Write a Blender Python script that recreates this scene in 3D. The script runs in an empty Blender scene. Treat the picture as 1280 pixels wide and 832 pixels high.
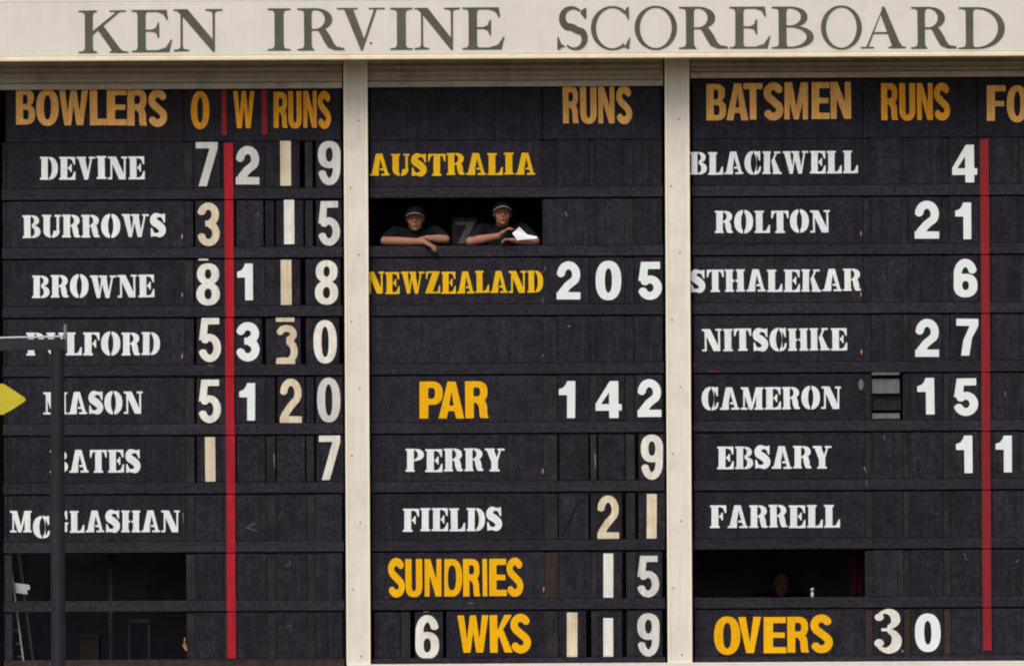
import bpy, math, random
import numpy as np
from mathutils import Vector
from mathutils.geometry import tessellate_polygon

random.seed(7)
scene = bpy.context.scene
R = math.radians

# ------------------------------------------------------------------ camera, sky, sun, exposure
S = 1.0 / 143.0            # metres per photo pixel on the face of the board
D = 60.0                   # distance of the photographer
ZC = 5.6                   # height of the middle of the view on the board
ZCAM = 3.1
ROLL = 0.31
cam = bpy.data.objects.new("camera", bpy.data.cameras.new("camera"))
scene.collection.objects.link(cam)
cam.location = (0.0, -D, ZCAM)
cam.data.sensor_width = 36.0
cam.data.lens = 36.0 * D / (1280 * S)
cam.rotation_euler = (R(90), R(ROLL), 0)
_c, _s = math.cos(R(ROLL)), math.sin(R(ROLL))
# aim (lens shift, as a crop does) at the middle of the photographed part of the board
cam.data.shift_x = -(ZC - ZCAM) * _s / (1280 * S)
cam.data.shift_y = (ZC - ZCAM) * _c / (1280 * S)
cam.data.clip_start = 0.5
cam.data.clip_end = 2000
scene.camera = cam

SUN_EL, SUN_AZ = 50.0, -24.0     # azimuth measured from straight in front of the board, towards the left
world = bpy.data.worlds.new("World"); scene.world = world; world.use_nodes = True
nt = world.node_tree
bg = nt.nodes["Background"]
sky = nt.nodes.new("ShaderNodeTexSky"); sky.sky_type = 'NISHITA'; sky.sun_disc = False
sky.sun_elevation = R(SUN_EL); sky.sun_rotation = R(180 - SUN_AZ)
sky.dust_density = 4.0; sky.air_density = 1.2; sky.ozone_density = 0.6
nt.links.new(sky.outputs[0], bg.inputs[0]); bg.inputs[1].default_value = 0.12
sun = bpy.data.objects.new("sun", bpy.data.lights.new("sun", 'SUN'))
scene.collection.objects.link(sun)
sun.data.energy = 1.5; sun.data.angle = R(34); sun.data.color = (1.0, 0.955, 0.89)
dirv = Vector((math.sin(R(SUN_AZ)) * math.cos(R(SUN_EL)), -math.cos(R(SUN_AZ)) * math.cos(R(SUN_EL)), math.sin(R(SUN_EL))))
sun.rotation_euler = dirv.to_track_quat('Z', 'Y').to_euler()
sun.location = (-10, -30, 30)
vs = scene.view_settings
vs.view_transform = 'Standard'; vs.look = 'None'; vs.exposure = 0.33; vs.gamma = 1.0; vs.use_curve_mapping = False
scene.cycles.filter_width = 2.0
scene.cycles.max_bounces = 8

# ------------------------------------------------------------------ photo measurements -> board coordinates
# cx / cz: levelled photo pixel -> X / Z on the plane d metres in front of the board
def cx(u, d=0.0): return (u - 640) * S * (D - d) / D
def cz(v, d=0.0): return ZCAM + ((ZC - ZCAM) - (v - 416) * S) * (D - d) / D
def lev(px, py): return px - (py - 416) * 0.0068, py + (px - 640) * 0.0040
def XZ(px, py, d=0.0):
    u, v = lev(px, py); return cx(u, d), cz(v, d)

# ------------------------------------------------------------------ object helpers
COL = scene.collection
def link(o, parent=None):
    COL.objects.link(o)
    if parent: o.parent = parent
    return o
def tag(o, label=None, cat=None, group=None, kind=None):
    if label: o["label"] = label
    if cat: o["category"] = cat
    if group: o["group"] = group
    if kind: o["kind"] = kind
    return o
def empty(name, loc, label, cat, group=None):
    o = bpy.data.objects.new(name, None); COL.objects.link(o)
    o.location = loc; o.empty_display_size = 0.1
    return tag(o, label, cat, group)
def meshobj(name, verts, faces, mat, parent=None, off=None, smooth=False):
    me = bpy.data.meshes.new(name)
    if off is None and parent is not None: off = parent.location
    if off is not None: verts = [(v[0]-off[0], v[1]-off[1], v[2]-off[2]) for v in verts]
    me.from_pydata(verts, [], faces); me.update()
    if mat: me.materials.append(mat)
    if smooth: me.polygons.foreach_set("use_smooth", [len(p.vertices) < 6 for p in me.polygons])
    return link(bpy.data.objects.new(name, me), parent)
def box_vf(x0, x1, y0, y1, z0, z1, base=0, b=0.0):
    if x0 > x1: x0, x1 = x1, x0
    if z0 > z1: z0, z1 = z1, z0
    if b <= 0:
        v = [(x0,y0,z0),(x1,y0,z0),(x1,y1,z0),(x0,y1,z0),(x0,y0,z1),(x1,y0,z1),(x1,y1,z1),(x0,y1,z1)]
        f = [(0,1,5,4),(1,2,6,5),(2,3,7,6),(3,0,4,7),(4,5,6,7),(3,2,1,0)]
    else:      # front edges chamfered
        v = [(x0,y0+b,z0),(x1,y0+b,z0),(x1,y1,z0),(x0,y1,z0),(x0,y0+b,z1),(x1,y0+b,z1),(x1,y1,z1),(x0,y1,z1),
             (x0+b,y0,z0+b),(x1-b,y0,z0+b),(x1-b,y0,z1-b),(x0+b,y0,z1-b)]
        f = [(1,2,6,5),(2,3,7,6),(3,0,4,7),(4,5,6,7),(3,2,1,0),(8,9,10,11),(0,1,9,8),(1,5,10,9),(5,4,11,10),(4,0,8,11)]
    return v, [tuple(i+base for i in q) for q in f]
def box(name, x0, x1, y0, y1, z0, z1, mat, parent=None, b=0.0):
    v, f = box_vf(x0, x1, y0, y1, z0, z1, 0, b)
    return meshobj(name, v, f, mat, parent)
# rectangle given in levelled pixels, front face df metres in front of the board face
def pbox(name, u0, v0, u1, v1, front, back, mat, parent=None, b=0.0):
    return box(name, cx(u0, front), cx(u1, front), -front, -back, cz(v1, front), cz(v0, front), mat, parent, b)

# ------------------------------------------------------------------ materials
def mat(name, col, rough=0.6, spec=0.3, var=0.25, scale=8.0, streak=0.0, dirt=None, dirt_amt=0.0, bump=0.15,
        fine=0.0, fine_scale=90.0, metal=0.0, hue2=None, stretch=(1, 1, 1), scuff=0.0):
    m = bpy.data.materials.new(name); m.use_nodes = True
    t = m.node_tree; N = t.nodes; L = t.links
    p = N["Principled BSDF"]
    p.inputs["Roughness"].default_value = rough
    p.inputs["Specular IOR Level"].default_value = spec
    p.inputs["Metallic"].default_value = metal
    tc = N.new("ShaderNodeTexCoord"); geo = N.new("ShaderNodeNewGeometry")
    oi = N.new("ShaderNodeObjectInfo")
    mp = N.new("ShaderNodeMapping"); mp.inputs["Scale"].default_value = stretch
    L.new(geo.outputs["Position"], mp.inputs[0])
    n1 = N.new("ShaderNodeTexNoise"); n1.inputs["Scale"].default_value = scale; n1.inputs["Detail"].default_value = 6
    n1.inputs["Roughness"].default_value = 0.65
    L.new(mp.outputs[0], n1.inputs["Vector"])
    c2 = hue2 if hue2 else tuple(c * (1 - var) for c in col)
    c1 = tuple(min(1, c * (1 + var * 0.6)) for c in col)
    mx = N.new("ShaderNodeMix"); mx.data_type = 'RGBA'
    mx.inputs["A"].default_value = (*c2, 1); mx.inputs["B"].default_value = (*c1, 1)
    rr = N.new("ShaderNodeMapRange"); rr.inputs[1].default_value = 0.3; rr.inputs[2].default_value = 0.7
    L.new(n1.outputs["Fac"], rr.inputs[0]); L.new(rr.outputs[0], mx.inputs["Factor"])
    cur = mx.outputs["Result"]
    # every object a slightly different tone
    hv = N.new("ShaderNodeHueSaturation")
    mr = N.new("ShaderNodeMapRange"); mr.inputs[3].default_value = 1 - var * 0.4; mr.inputs[4].default_value = 1 + var * 0.4
    L.new(oi.outputs["Random"], mr.inputs[0]); L.new(mr.outputs[0], hv.inputs["Value"]); L.new(cur, hv.inputs["Color"])
    cur = hv.outputs["Color"]
    if fine > 0:
        n2 = N.new("ShaderNodeTexNoise"); n2.inputs["Scale"].default_value = fine_scale; n2.inputs["Detail"].default_value = 2
        L.new(geo.outputs["Position"], n2.inputs["Vector"])
        fr = N.new("ShaderNodeMapRange"); fr.inputs[1].default_value = 0.25; fr.inputs[2].default_value = 0.75
        fr.inputs[3].default_value = 1 - fine; fr.inputs[4].default_value = 1 + fine
        L.new(n2.outputs["Fac"], fr.inputs[0])
        h2 = N.new("ShaderNodeHueSaturation"); L.new(fr.outputs[0], h2.inputs["Value"]); L.new(cur, h2.inputs["Color"])
        cur = h2.outputs["Color"]
    if streak > 0:
        m2 = N.new("ShaderNodeMapping"); m2.inputs["Scale"].default_value = (38, 38, 1.6)
        L.new(geo.outputs["Position"], m2.inputs[0])
        n3 = N.new("ShaderNodeTexNoise"); n3.inputs["Scale"].default_value = 1.0; n3.inputs["Detail"].default_value = 4
        L.new(m2.outputs[0], n3.inputs["Vector"])
        sr = N.new("ShaderNodeMapRange"); sr.inputs[1].default_value = 0.35; sr.inputs[2].default_value = 0.68
        sr.inputs[3].default_value = 1 - streak; sr.inputs[4].default_value = 1 + streak * 0.6
        L.new(n3.outputs["Fac"], sr.inputs[0])
        h3 = N.new("ShaderNodeHueSaturation"); L.new(sr.outputs[0], h3.inputs["Value"]); L.new(cur, h3.inputs["Color"])
        cur = h3.outputs["Color"]
    if dirt:
        n4 = N.new("ShaderNodeTexNoise"); n4.inputs["Scale"].default_value = 5.0; n4.inputs["Detail"].default_value = 8
        n4.inputs["Roughness"].default_value = 0.7
        L.new(geo.outputs["Position"], n4.inputs["Vector"])
        dr = N.new("ShaderNodeMapRange"); dr.inputs[1].default_value = 0.48; dr.inputs[2].default_value = 0.72
        dr.inputs[4].default_value = dirt_amt
        L.new(n4.outputs["Fac"], dr.inputs[0])
        dm = N.new("ShaderNodeMix"); dm.data_type = 'RGBA'
        L.new(dr.outputs[0], dm.inputs["Factor"]); L.new(cur, dm.inputs["A"]); dm.inputs["B"].default_value = (*dirt, 1)
        cur = dm.outputs["Result"]
    if scuff > 0:     # pale rubbed scratches
        m5 = N.new("ShaderNodeMapping"); m5.inputs["Scale"].default_value = (9, 9, 22); m5.inputs["Rotation"].default_value = (0, 0.5, 0)
        L.new(geo.outputs["Position"], m5.inputs[0])
        n5 = N.new("ShaderNodeTexNoise"); n5.inputs["Scale"].default_value = 1.0; n5.inputs["Detail"].default_value = 9
        n5.inputs["Roughness"].default_value = 0.75
        L.new(m5.outputs[0], n5.inputs["Vector"])
        s5 = N.new("ShaderNodeMapRange"); s5.inputs[1].default_value = 0.60; s5.inputs[2].default_value = 0.76; s5.inputs[4].default_value = scuff
        L.new(n5.outputs["Fac"], s5.inputs[0])
        d5 = N.new("ShaderNodeMix"); d5.data_type = 'RGBA'
        L.new(s5.outputs[0], d5.inputs["Factor"]); L.new(cur, d5.inputs["A"]); d5.inputs["B"].default_value = (0.085, 0.078, 0.08, 1)
        cur = d5.outputs["Result"]
    L.new(cur, p.inputs["Base Color"])
    if bump > 0:
        bp = N.new("ShaderNodeBump"); bp.inputs["Strength"].default_value = bump; bp.inputs["Distance"].default_value = 0.004
        nb = N.new("ShaderNodeTexNoise"); nb.inputs["Scale"].default_value = 60; nb.inputs["Detail"].default_value = 3
        L.new(mp.outputs[0], nb.inputs["Vector"]); L.new(nb.outputs["Fac"], bp.inputs["Height"])
        L.new(bp.outputs[0], p.inputs["Normal"])
    return m

M = {}
M['board'] = mat("black_board_paint", (0.0168, 0.0153, 0.0236), 0.75, 0.14, var=0.44, scale=7, streak=0.26, fine=0.62, fine_scale=48, bump=0.3, scuff=0.6)
M['tile'] = mat("black_tile_paint", (0.0172, 0.0157, 0.0240), 0.75, 0.14, var=0.46, scale=9, streak=0.30, fine=0.62, fine_scale=48, bump=0.3, scuff=0.7)
M['rail'] = mat("black_rail_paint", (0.0205, 0.0186, 0.0272), 0.75, 0.14, var=0.30, scale=6, fine=0.62, fine_scale=44, bump=0.3, scuff=0.55, stretch=(0.3, 1, 2))
M['mullion'] = mat("worn_mullion_paint", (0.0200, 0.0182, 0.0245), 0.75, 0.14, var=0.42, scale=5, streak=0.25, fine=0.45, bump=0.3, dirt=(0.05, 0.038, 0.036), dirt_amt=0.4)
M['rust'] = mat("rusty_strip", (0.037, 0.0255, 0.024), 0.85, 0.15, var=0.35, scale=14, streak=0.3, fine=0.3, bump=0.3)
M['cream'] = mat("cream_post_paint", (0.69, 0.648, 0.588), 0.6, 0.2, var=0.06, scale=3, streak=0.05, fine=0.03, dirt=(0.45, 0.38, 0.29), dirt_amt=0.34, bump=0.08)
M['creamtrim'] = mat("cream_edge_paint", (0.80, 0.74, 0.62), 0.5, 0.3, var=0.05, scale=5, streak=0.04, dirt=(0.5, 0.4, 0.25), dirt_amt=0.25, bump=0.05)
M['fascia'] = mat("fascia_board_paint", (0.635, 0.607, 0.578), 0.55, 0.25, var=0.05, scale=1.6, streak=0.02, dirt=(0.42, 0.36, 0.31), dirt_amt=0.18, bump=0.06)
M['lip'] = mat("fascia_lip_paint", (0.80, 0.70, 0.52), 0.5, 0.3, var=0.08, scale=4, dirt=(0.55, 0.36, 0.15), dirt_amt=0.4, bump=0.05)
M['olive'] = mat("olive_letter_paint", (0.080, 0.088, 0.055), 0.6, 0.25, var=0.22, scale=12, fine=0.12, bump=0.1, dirt=(0.14, 0.115, 0.05), dirt_amt=0.35)
M['shutter'] = mat("roller_shutter_metal", (0.43, 0.385, 0.325), 0.55, 0.3, var=0.16, scale=4, streak=0.06, dirt=(0.15, 0.11, 0.08), dirt_amt=0.5, stretch=(0.4, 1, 4), bump=0.1)
M['red'] = mat("red_stripe_paint", (0.365, 0.012, 0.024), 0.65, 0.12, var=0.18, scale=14, streak=0.14, fine=0.16, bump=0.2, dirt=(0.16, 0.02, 0.03), dirt_amt=0.5)
M['red2'] = mat("dull_red_stripe_paint", (0.215, 0.011, 0.018), 0.65, 0.2, var=0.18, scale=14, streak=0.12, fine=0.1, bump=0.1, dirt=(0.12, 0.02, 0.03), dirt_amt=0.35)
M['yellow'] = mat("yellow_letter_paint", (0.78, 0.405, 0.003), 0.6, 0.10, var=0.09, scale=16, streak=0.06, bump=0.08, fine=0.06)
M['ochre'] = mat("faded_ochre_letter_paint", (0.76, 0.40, 0.115), 0.65, 0.12, var=0.16, scale=9, streak=0.16, fine=0.1, bump=0.1)
M['ochre2'] = mat("ochre_letter_paint", (0.72, 0.315, 0.022), 0.6, 0.12, var=0.16, scale=14, streak=0.18, fine=0.08, bump=0.1)
M['stencil_y'] = mat("yellow_stencil_paint", (0.70, 0.42, 0.008), 0.6, 0.12, var=0.16, scale=24, fine=0.10, bump=0.1)
M['white'] = mat("white_digit_paint", (0.70, 0.768, 0.768), 0.5, 0.3, var=0.05, scale=14, streak=0.04, bump=0.05)
M['stencil_w'] = mat("white_stencil_paint", (0.70, 0.758, 0.768), 0.55, 0.25, var=0.10, scale=24, streak=0.06, fine=0.07, bump=0.08)
M['greyw'] = mat("greyed_white_digit_paint", (0.58, 0.585, 0.57), 0.6, 0.25, var=0.12, scale=10, streak=0.14, bump=0.1, dirt=(0.33, 0.32, 0.27), dirt_amt=0.45)
M['creamd'] = mat("yellowed_digit_paint", (0.64, 0.565, 0.42), 0.6, 0.25, var=0.13, scale=9, streak=0.16, bump=0.1, dirt=(0.42, 0.25, 0.12), dirt_amt=0.6)
M['oldw'] = mat("old_white_digit_paint", (0.72, 0.71, 0.665), 0.6, 0.25, var=0.09, scale=9, streak=0.12, bump=0.1, dirt=(0.40, 0.37, 0.29), dirt_amt=0.6)
M['brass'] = mat("rusty_brass", (0.34, 0.17, 0.07), 0.5, 0.4, var=0.3, scale=40, bump=0.1)
M['nail'] = mat("nail_head", (0.25, 0.21, 0.18), 0.6, 0.3, var=0.2, scale=40, bump=0)
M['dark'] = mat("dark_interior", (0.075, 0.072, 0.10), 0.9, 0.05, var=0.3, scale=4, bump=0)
M['steel'] = mat("dark_painted_steel", (0.0195, 0.0188, 0.0255), 0.6, 0.2, var=0.25, scale=8, streak=0.2, fine=0.2, bump=0.1)
M['lit_edge'] = mat("lit_edge_white", (0.52, 0.52, 0.55), 0.5, 0.3, var=0.15, scale=12, bump=0.05)  # pale colour paints the light along the crossarm's top edge
M['greytube'] = mat("grey_tube", (0.16, 0.16, 0.19), 0.5, 0.3, var=0.2, scale=12, bump=0.05)
M['signy'] = mat("yellow_sign_paint", (0.50, 0.43, 0.022), 0.5, 0.3, var=0.15, scale=8, bump=0.05, dirt=(0.35, 0.27, 0.02), dirt_amt=0.4)
M['skin'] = mat("tanned_skin", (0.29, 0.138, 0.092), 0.7, 0.2, var=0.24, scale=25, bump=0.1)
M['shirt'] = mat("navy_shirt", (0.0075, 0.0085, 0.014), 0.9, 0.12, var=0.3, scale=20, bump=0.2)
M['cap'] = mat("black_cap_cloth", (0.007, 0.007, 0.010), 0.9, 0.08, var=0.2, scale=40, bump=0.2)
M['brimtrim'] = mat("pale_brim_trim", (0.17, 0.175, 0.15), 0.8, 0.15, var=0.15, scale=40, bump=0)
M['eye'] = mat("dark_eye", (0.03, 0.02, 0.018), 0.3, 0.5, var=0.1, scale=40, bump=0)
M['lips'] = mat("lips", (0.30, 0.10, 0.08), 0.5, 0.3, var=0.1, scale=40, bump=0)
M['hair'] = mat("dark_hair", (0.02, 0.013, 0.01), 0.6, 0.3, var=0.3, scale=60, bump=0.2)
M['paper'] = mat("white_paper", (0.80, 0.82, 0.88), 0.7, 0.2, var=0.04, scale=10, bump=0)
M['grass'] = mat("dry_worn_grass", (0.13, 0.105, 0.065), 0.9, 0.1, var=0.3, scale=3, bump=0.5, fine=0.2)
M['wall'] = mat("base_wall_paint", (0.70, 0.65, 0.60), 0.7, 0.2, var=0.06, scale=3, dirt=(0.4, 0.34, 0.28), dirt_amt=0.3)
M['alu'] = mat("worn_aluminium", (0.34, 0.34, 0.36), 0.5, 0.35, var=0.25, scale=20, bump=0.1)
M['greyplate'] = mat("bare_grey_plate", (0.085, 0.087, 0.090), 0.6, 0.3, var=0.2, scale=10, streak=0.2, bump=0.1)
M['redcloth'] = mat("dark_red_cloth", (0.035, 0.004, 0.008), 0.9, 0.1, var=0.3, scale=12, bump=0.3)
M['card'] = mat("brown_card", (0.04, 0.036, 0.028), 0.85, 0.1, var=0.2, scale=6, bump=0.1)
M['scratch'] = mat("chalky_scratch", (0.13, 0.13, 0.14), 0.9, 0.1, var=0.35, scale=60, bump=0)
M['bottle'] = mat("pale_bottle_plastic", (0.42, 0.45, 0.48), 0.3, 0.4, var=0.1, scale=20, bump=0)
M['roofm'] = mat("dark_roof_metal", (0.02, 0.019, 0.02), 0.8, 0.15, var=0.3, scale=6)

# ------------------------------------------------------------------ glyph shapes: distance fields -> contours -> solid letters
INF = 9.0
def arc(cx_, cy_, rx, ry, a0, a1, n=18):
    return [(cx_ + rx*math.cos(R(a0+(a1-a0)*i/n)), cy_ + ry*math.sin(R(a0+(a1-a0)*i/n))) for i in range(n+1)]
class G:
    RES = 76
    def __init__(s, w):
        s.w = w; m = 0.06; h = 1.0/G.RES; s.h = h
        s.xs = np.arange(-m, w+m+h, h) + 1e-5; s.ys = np.arange(-m, 1+m+h, h) + 1e-5
        s.X, s.Y = np.meshgrid(s.xs, s.ys); s.d = np.full(s.X.shape, INF)
    def _ad(s, d): s.d = np.minimum(s.d, d); return s
    def _su(s, d): s.d = np.maximum(s.d, -d); return s
    def _rect(s, x0, y0, x1, y1):
        return np.maximum(np.maximum(x0-s.X, s.X-x1), np.maximum(y0-s.Y, s.Y-y1))
    def _ell(s, a, b, rx, ry, n=2.0):
        return ((np.abs((s.X-a)/rx)**n + np.abs((s.Y-b)/ry)**n)**(1/n) - 1) * min(rx, ry)
    def _poly(s, pts):
        X, Y = s.X, s.Y; best = np.full(X.shape, 1e9); ins = np.zeros(X.shape, bool)
        n = len(pts)
        for i in range(n):
            ax, ay = pts[i]; bx, by = pts[(i+1) % n]
            ex, ey = bx-ax, by-ay; L2 = ex*ex+ey*ey+1e-12
            t = np.clip(((X-ax)*ex+(Y-ay)*ey)/L2, 0, 1)
            best = np.minimum(best, np.hypot(X-ax-t*ex, Y-ay-t*ey))
            c = ((ay > Y) != (by > Y))
            xi = ax + (Y-ay)*ex/(ey if abs(ey) > 1e-12 else 1e-12)
            ins ^= (c & (X < xi))
        return np.where(ins, -best, best)
    def rect(s, *a): return s._ad(s._rect(*a))
    def ell(s, *a): return s._ad(s._ell(*a))
    def poly(s, pts): return s._ad(s._poly(pts))
    def xrect(s, *a): return s._su(s._rect(*a))
    def xell(s, *a): return s._su(s._ell(*a))
    def xpoly(s, pts): return s._su(s._poly(pts))
    def ring(s, a, b, rx, ry, ix, iy, n=2.0, ni=None, clip=None):
        d = np.maximum(s._ell(a, b, rx, ry, n), -s._ell(a, b, ix, iy, ni or n))
        if clip: d = np.maximum(d, s._rect(*clip))
        return s._ad(d)
    def stroke(s, pts, r, butt=True):
        n = len(pts)-1
        rr = r if isinstance(r, (list, tuple)) else None
        for i in range(n):
            ax, ay = pts[i]; bx, by = pts[i+1]; ex, ey = bx-ax, by-ay; L = math.hypot(ex, ey)+1e-9
            t = ((s.X-ax)*ex+(s.Y-ay)*ey)/(L*L); tc = np.clip(t, 0, 1)
            if rr:
                k = (i+tc)/n*(len(rr)-1); ra = np.interp(k, range(len(rr)), rr)
            else: ra = r
            dd = np.hypot(s.X-ax-tc*ex, s.Y-ay-tc*ey)-ra
            if butt and i == 0: dd = np.maximum(dd, -t*L)
            if butt and i == n-1: dd = np.maximum(dd, (t-1)*L)
            s._ad(dd)
        return s

# --- bold condensed sans capitals
def sans(c):
    t = .205; b = .168
    if c == 'I': g = G(.2); g.rect(0,0,.2,1)
    elif c == 'L': g = G(.44); g.rect(0,0,t,1).rect(0,0,.44,b+.01)
    elif c == 'E': g = G(.5); g.rect(0,0,t,1).rect(0,0,.5,b).rect(0,.425,.465,.575).rect(0,1-b,.49,1)
    elif c == 'F': g = G(.48); g.rect(0,0,t,1).rect(0,.41,.44,.56).rect(0,1-b,.48,1)
    elif c == 'T': g = G(.54); g.rect(.175,0,.365,1).rect(0,1-b,.54,1)
    elif c == 'N': g = G(.56); g.rect(0,0,.165,1).rect(.395,0,.56,1).poly([(0,1),(.19,1),(.56,0),(.37,0)])
    elif c == 'M': g = G(.68); g.rect(0,0,.15,1).rect(.53,0,.68,1).poly([(0,1),(.215,1),(.405,0),(.275,0)]).poly([(.68,1),(.465,1),(.275,0),(.405,0)])
    elif c == 'U': g = G(.55); g.rect(0,.28,.55,1).ell(.275,.29,.275,.30,2.3).xrect(t,.28,.55-t,1.2).xell(.275,.29,.275-t,.145,2.2)
    elif c == 'O': g = G(.58); g.ring(.29,.5,.29,.51,.092,.34,2.25,2.4)
    elif c == 'D': g = G(.56); g.rect(0,0,.25,1).ell(.24,.5,.32,.5,2.4).xrect(-.2,-.2,0,1.2).xrect(t,b,.25,1-b).xell(.24,.5,.13,.5-b,2.6)
    elif c in 'PRB':
        g = G(.56)
        if c == 'B':
            g.rect(0,0,.28,1).ell(.27,.285,.29,.285,2.5).ell(.25,.755,.275,.245,2.5).xrect(-.2,-.2,0,1.2)
            g.xrect(t,b-.01,.29,.42).xell(.29,.282,.085,.14,2.6).xrect(t,.575,.27,.845).xell(.27,.71,.07,.135,2.6)
        else:
            y = .42 if c == 'R' else .37; m = (1+y)/2
            g.rect(0,0,t,1).rect(0,y,.3,1).ell(.28,m,.26,(1-y)/2,2.5)
            g.xrect(-.2,-.2,0,1.2).xrect(t,y+b,.29,1-b).xell(.28,m,.085,(1-y)/2-b,2.6)
            if c == 'R': g.poly([(.24,.44),(.42,.54),(.50,.42),(.525,.30),(.53,.10),(.565,0),(.365,0),(.34,.10),(.335,.28),(.31,.36),(.25,.42)])
    elif c == 'S':
        g = G(.56); r = .10
        p = arc(.28,.722,.176,.174,22,236,20) + arc(.28,.276,.180,.172,56,-156,22)
        g.stroke(p, r)
    elif c == 'A': g = G(.6); g.poly([(0,0),(.205,1),(.395,1),(.6,0),(.41,0),(.3,.66),(.19,0)]).rect(.14,.2,.46,.345); g.xpoly([(.3,.74),(.245,.35),(.355,.35)])
    elif c == 'V': g = G(.6); g.poly([(0,1),(.2,1),(.3,.28),(.4,1),(.6,1),(.4,0),(.2,0)])
    elif c == 'W': g = G(.86); g.poly([(0,1),(.18,1),(.255,.36),(.345,1),(.515,1),(.605,.36),(.68,1),(.86,1),(.705,0),(.51,0),(.43,.56),(.35,0),(.155,0)])
    elif c == 'K': g = G(.6); g.rect(0,0,t,1).poly([(t-.01,.33),(t-.01,.56),(.39,1),(.60,1),(.355,.62),(.60,0),(.39,0),(.245,.44)])
    return g

def digit(c, w, t):     # two families: heavy (wide t) and narrow older plates
    g = G(w if c != '1' else (w*.72 if w > .55 else .2))
    rx = (w-t)/2; h = t*.47; tv = t*.86; m = w/2
    if c == '0': g.ring(m,.5,m,.5,m-t,.5-t*.86,2.35,2.35)
    elif c == '1':
        W = w*.72; g.rect(W-t,0,W,1).poly([(0,.62),(0,.775),(W*.28,.82),(W*.44,.92),(W*.5,1),(W,1),(W,.62)])
    elif c == 'I': g = G(.23); g.rect(0,0,.23,1)
    elif c == '2':
        ry = .245
        p = arc(m, 1-t*.45-ry, rx, ry, 183, -38, 20) + [(m*.92,.36),(t*.62,.17),(t*.5,.04)]
        g.stroke(p, h).rect(0,0,w,tv)
        g.xrect(-.3,-.3,w+.3,0)
    elif c == '3':
        ru = (.47-t*.4)/2
        p = arc(m, 1-t*.43-ru, rx*.95, ru, 172, -78, 20); g.stroke(p, h)
        rl = (.50-t*.4)/2
        p = arc(m, t*.43+rl, rx, rl, 80, -172, 20); g.stroke(p, h).rect(m*.72,.52-tv*.48,m*1.1,.52+tv*.45)
    elif c == '4':
        g.poly([(w*.55,1),(w*.88,1),(w*.88,.375),(w,.375),(w,.20),(w*.88,.20),(w*.88,0),(w*.88-t,0),(w*.88-t,.20),(0,.20),(0,.39)])
        g.xpoly([(w*.88-t,.375),(w*.88-t,.70),(w*.2,.375)])
    elif c == '5':
        g.rect(w*.15,1-tv,w*.92,1).poly([(w*.15,1),(w*.15+t*.86,1),(w*.1+t*.80,.56),(w*.03,.49)])
        ry = (.63-t*.86)/2
        g.stroke(arc(m, ry+t*.43, rx, ry, 142, -166, 24), h)
    elif c in '69':
        ry = .31
        g.ring(m, ry, m, ry, m-t, ry-t*.85, 2.3, 2.2)
        p = arc(m, 1-t*.43-.30, rx, .30, 14, 180, 18) + [(t*.5,.31)]
        g.stroke(p, h)
        if c == '9': g.d = g.d[::-1, ::-1].copy()
    elif c == '7':
        g.rect(0,1-tv,w,1).poly([(w-t*1.05,1-tv*.9),(w,1),(w,1-tv),(w*.72,.48),(w*.60,0),(w*.60-t*1.05,0),(w*.70-t*1.05,.42)]) if w > .55 else \
            g.rect(0,1-tv*.95,w,1).poly([(w-t*1.05,1-tv*.9),(w,1),(w,1-tv),(w*.50,0),(w*.50-t*1.08,0)])
    elif c == '8':
        g.ring(m,.745,m*.95,.255,m*.95-t*.98,.255-t*.80,2.2).ring(m,.27,m,.27,m-t,.27-t*.82,2.2)
    return g
def special3():         # old plate: bar above a 3 whose foot is cut flat
    g = G(.45); g.rect(0,.91,.40,1)
    g.stroke(arc(.23,.645,.15,.125,170,-78,18), .072)
    g.stroke(arc(.24,.27,.155,.215,80,-120,18), .075).poly([(0,0),(.42,0),(.42,.06),(.2,.14),(.02,.13)])
    g.xrect(-.2,-.2,.7,0)
    return g
def serif3():
    g = G(.62)
    g.stroke(arc(.28,.765,.195,.185,140,-80,24), [.04,.045,.075,.10,.10,.07,.05])
    g.stroke(arc(.28,.270,.215,.225,80,-150,24), [.05,.08,.11,.11,.085,.05,.04])
    g.ell(.115,.815,.10,.085).ell(.11,.215,.105,.095).rect(.16,.49,.36,.56)
    return g

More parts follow.
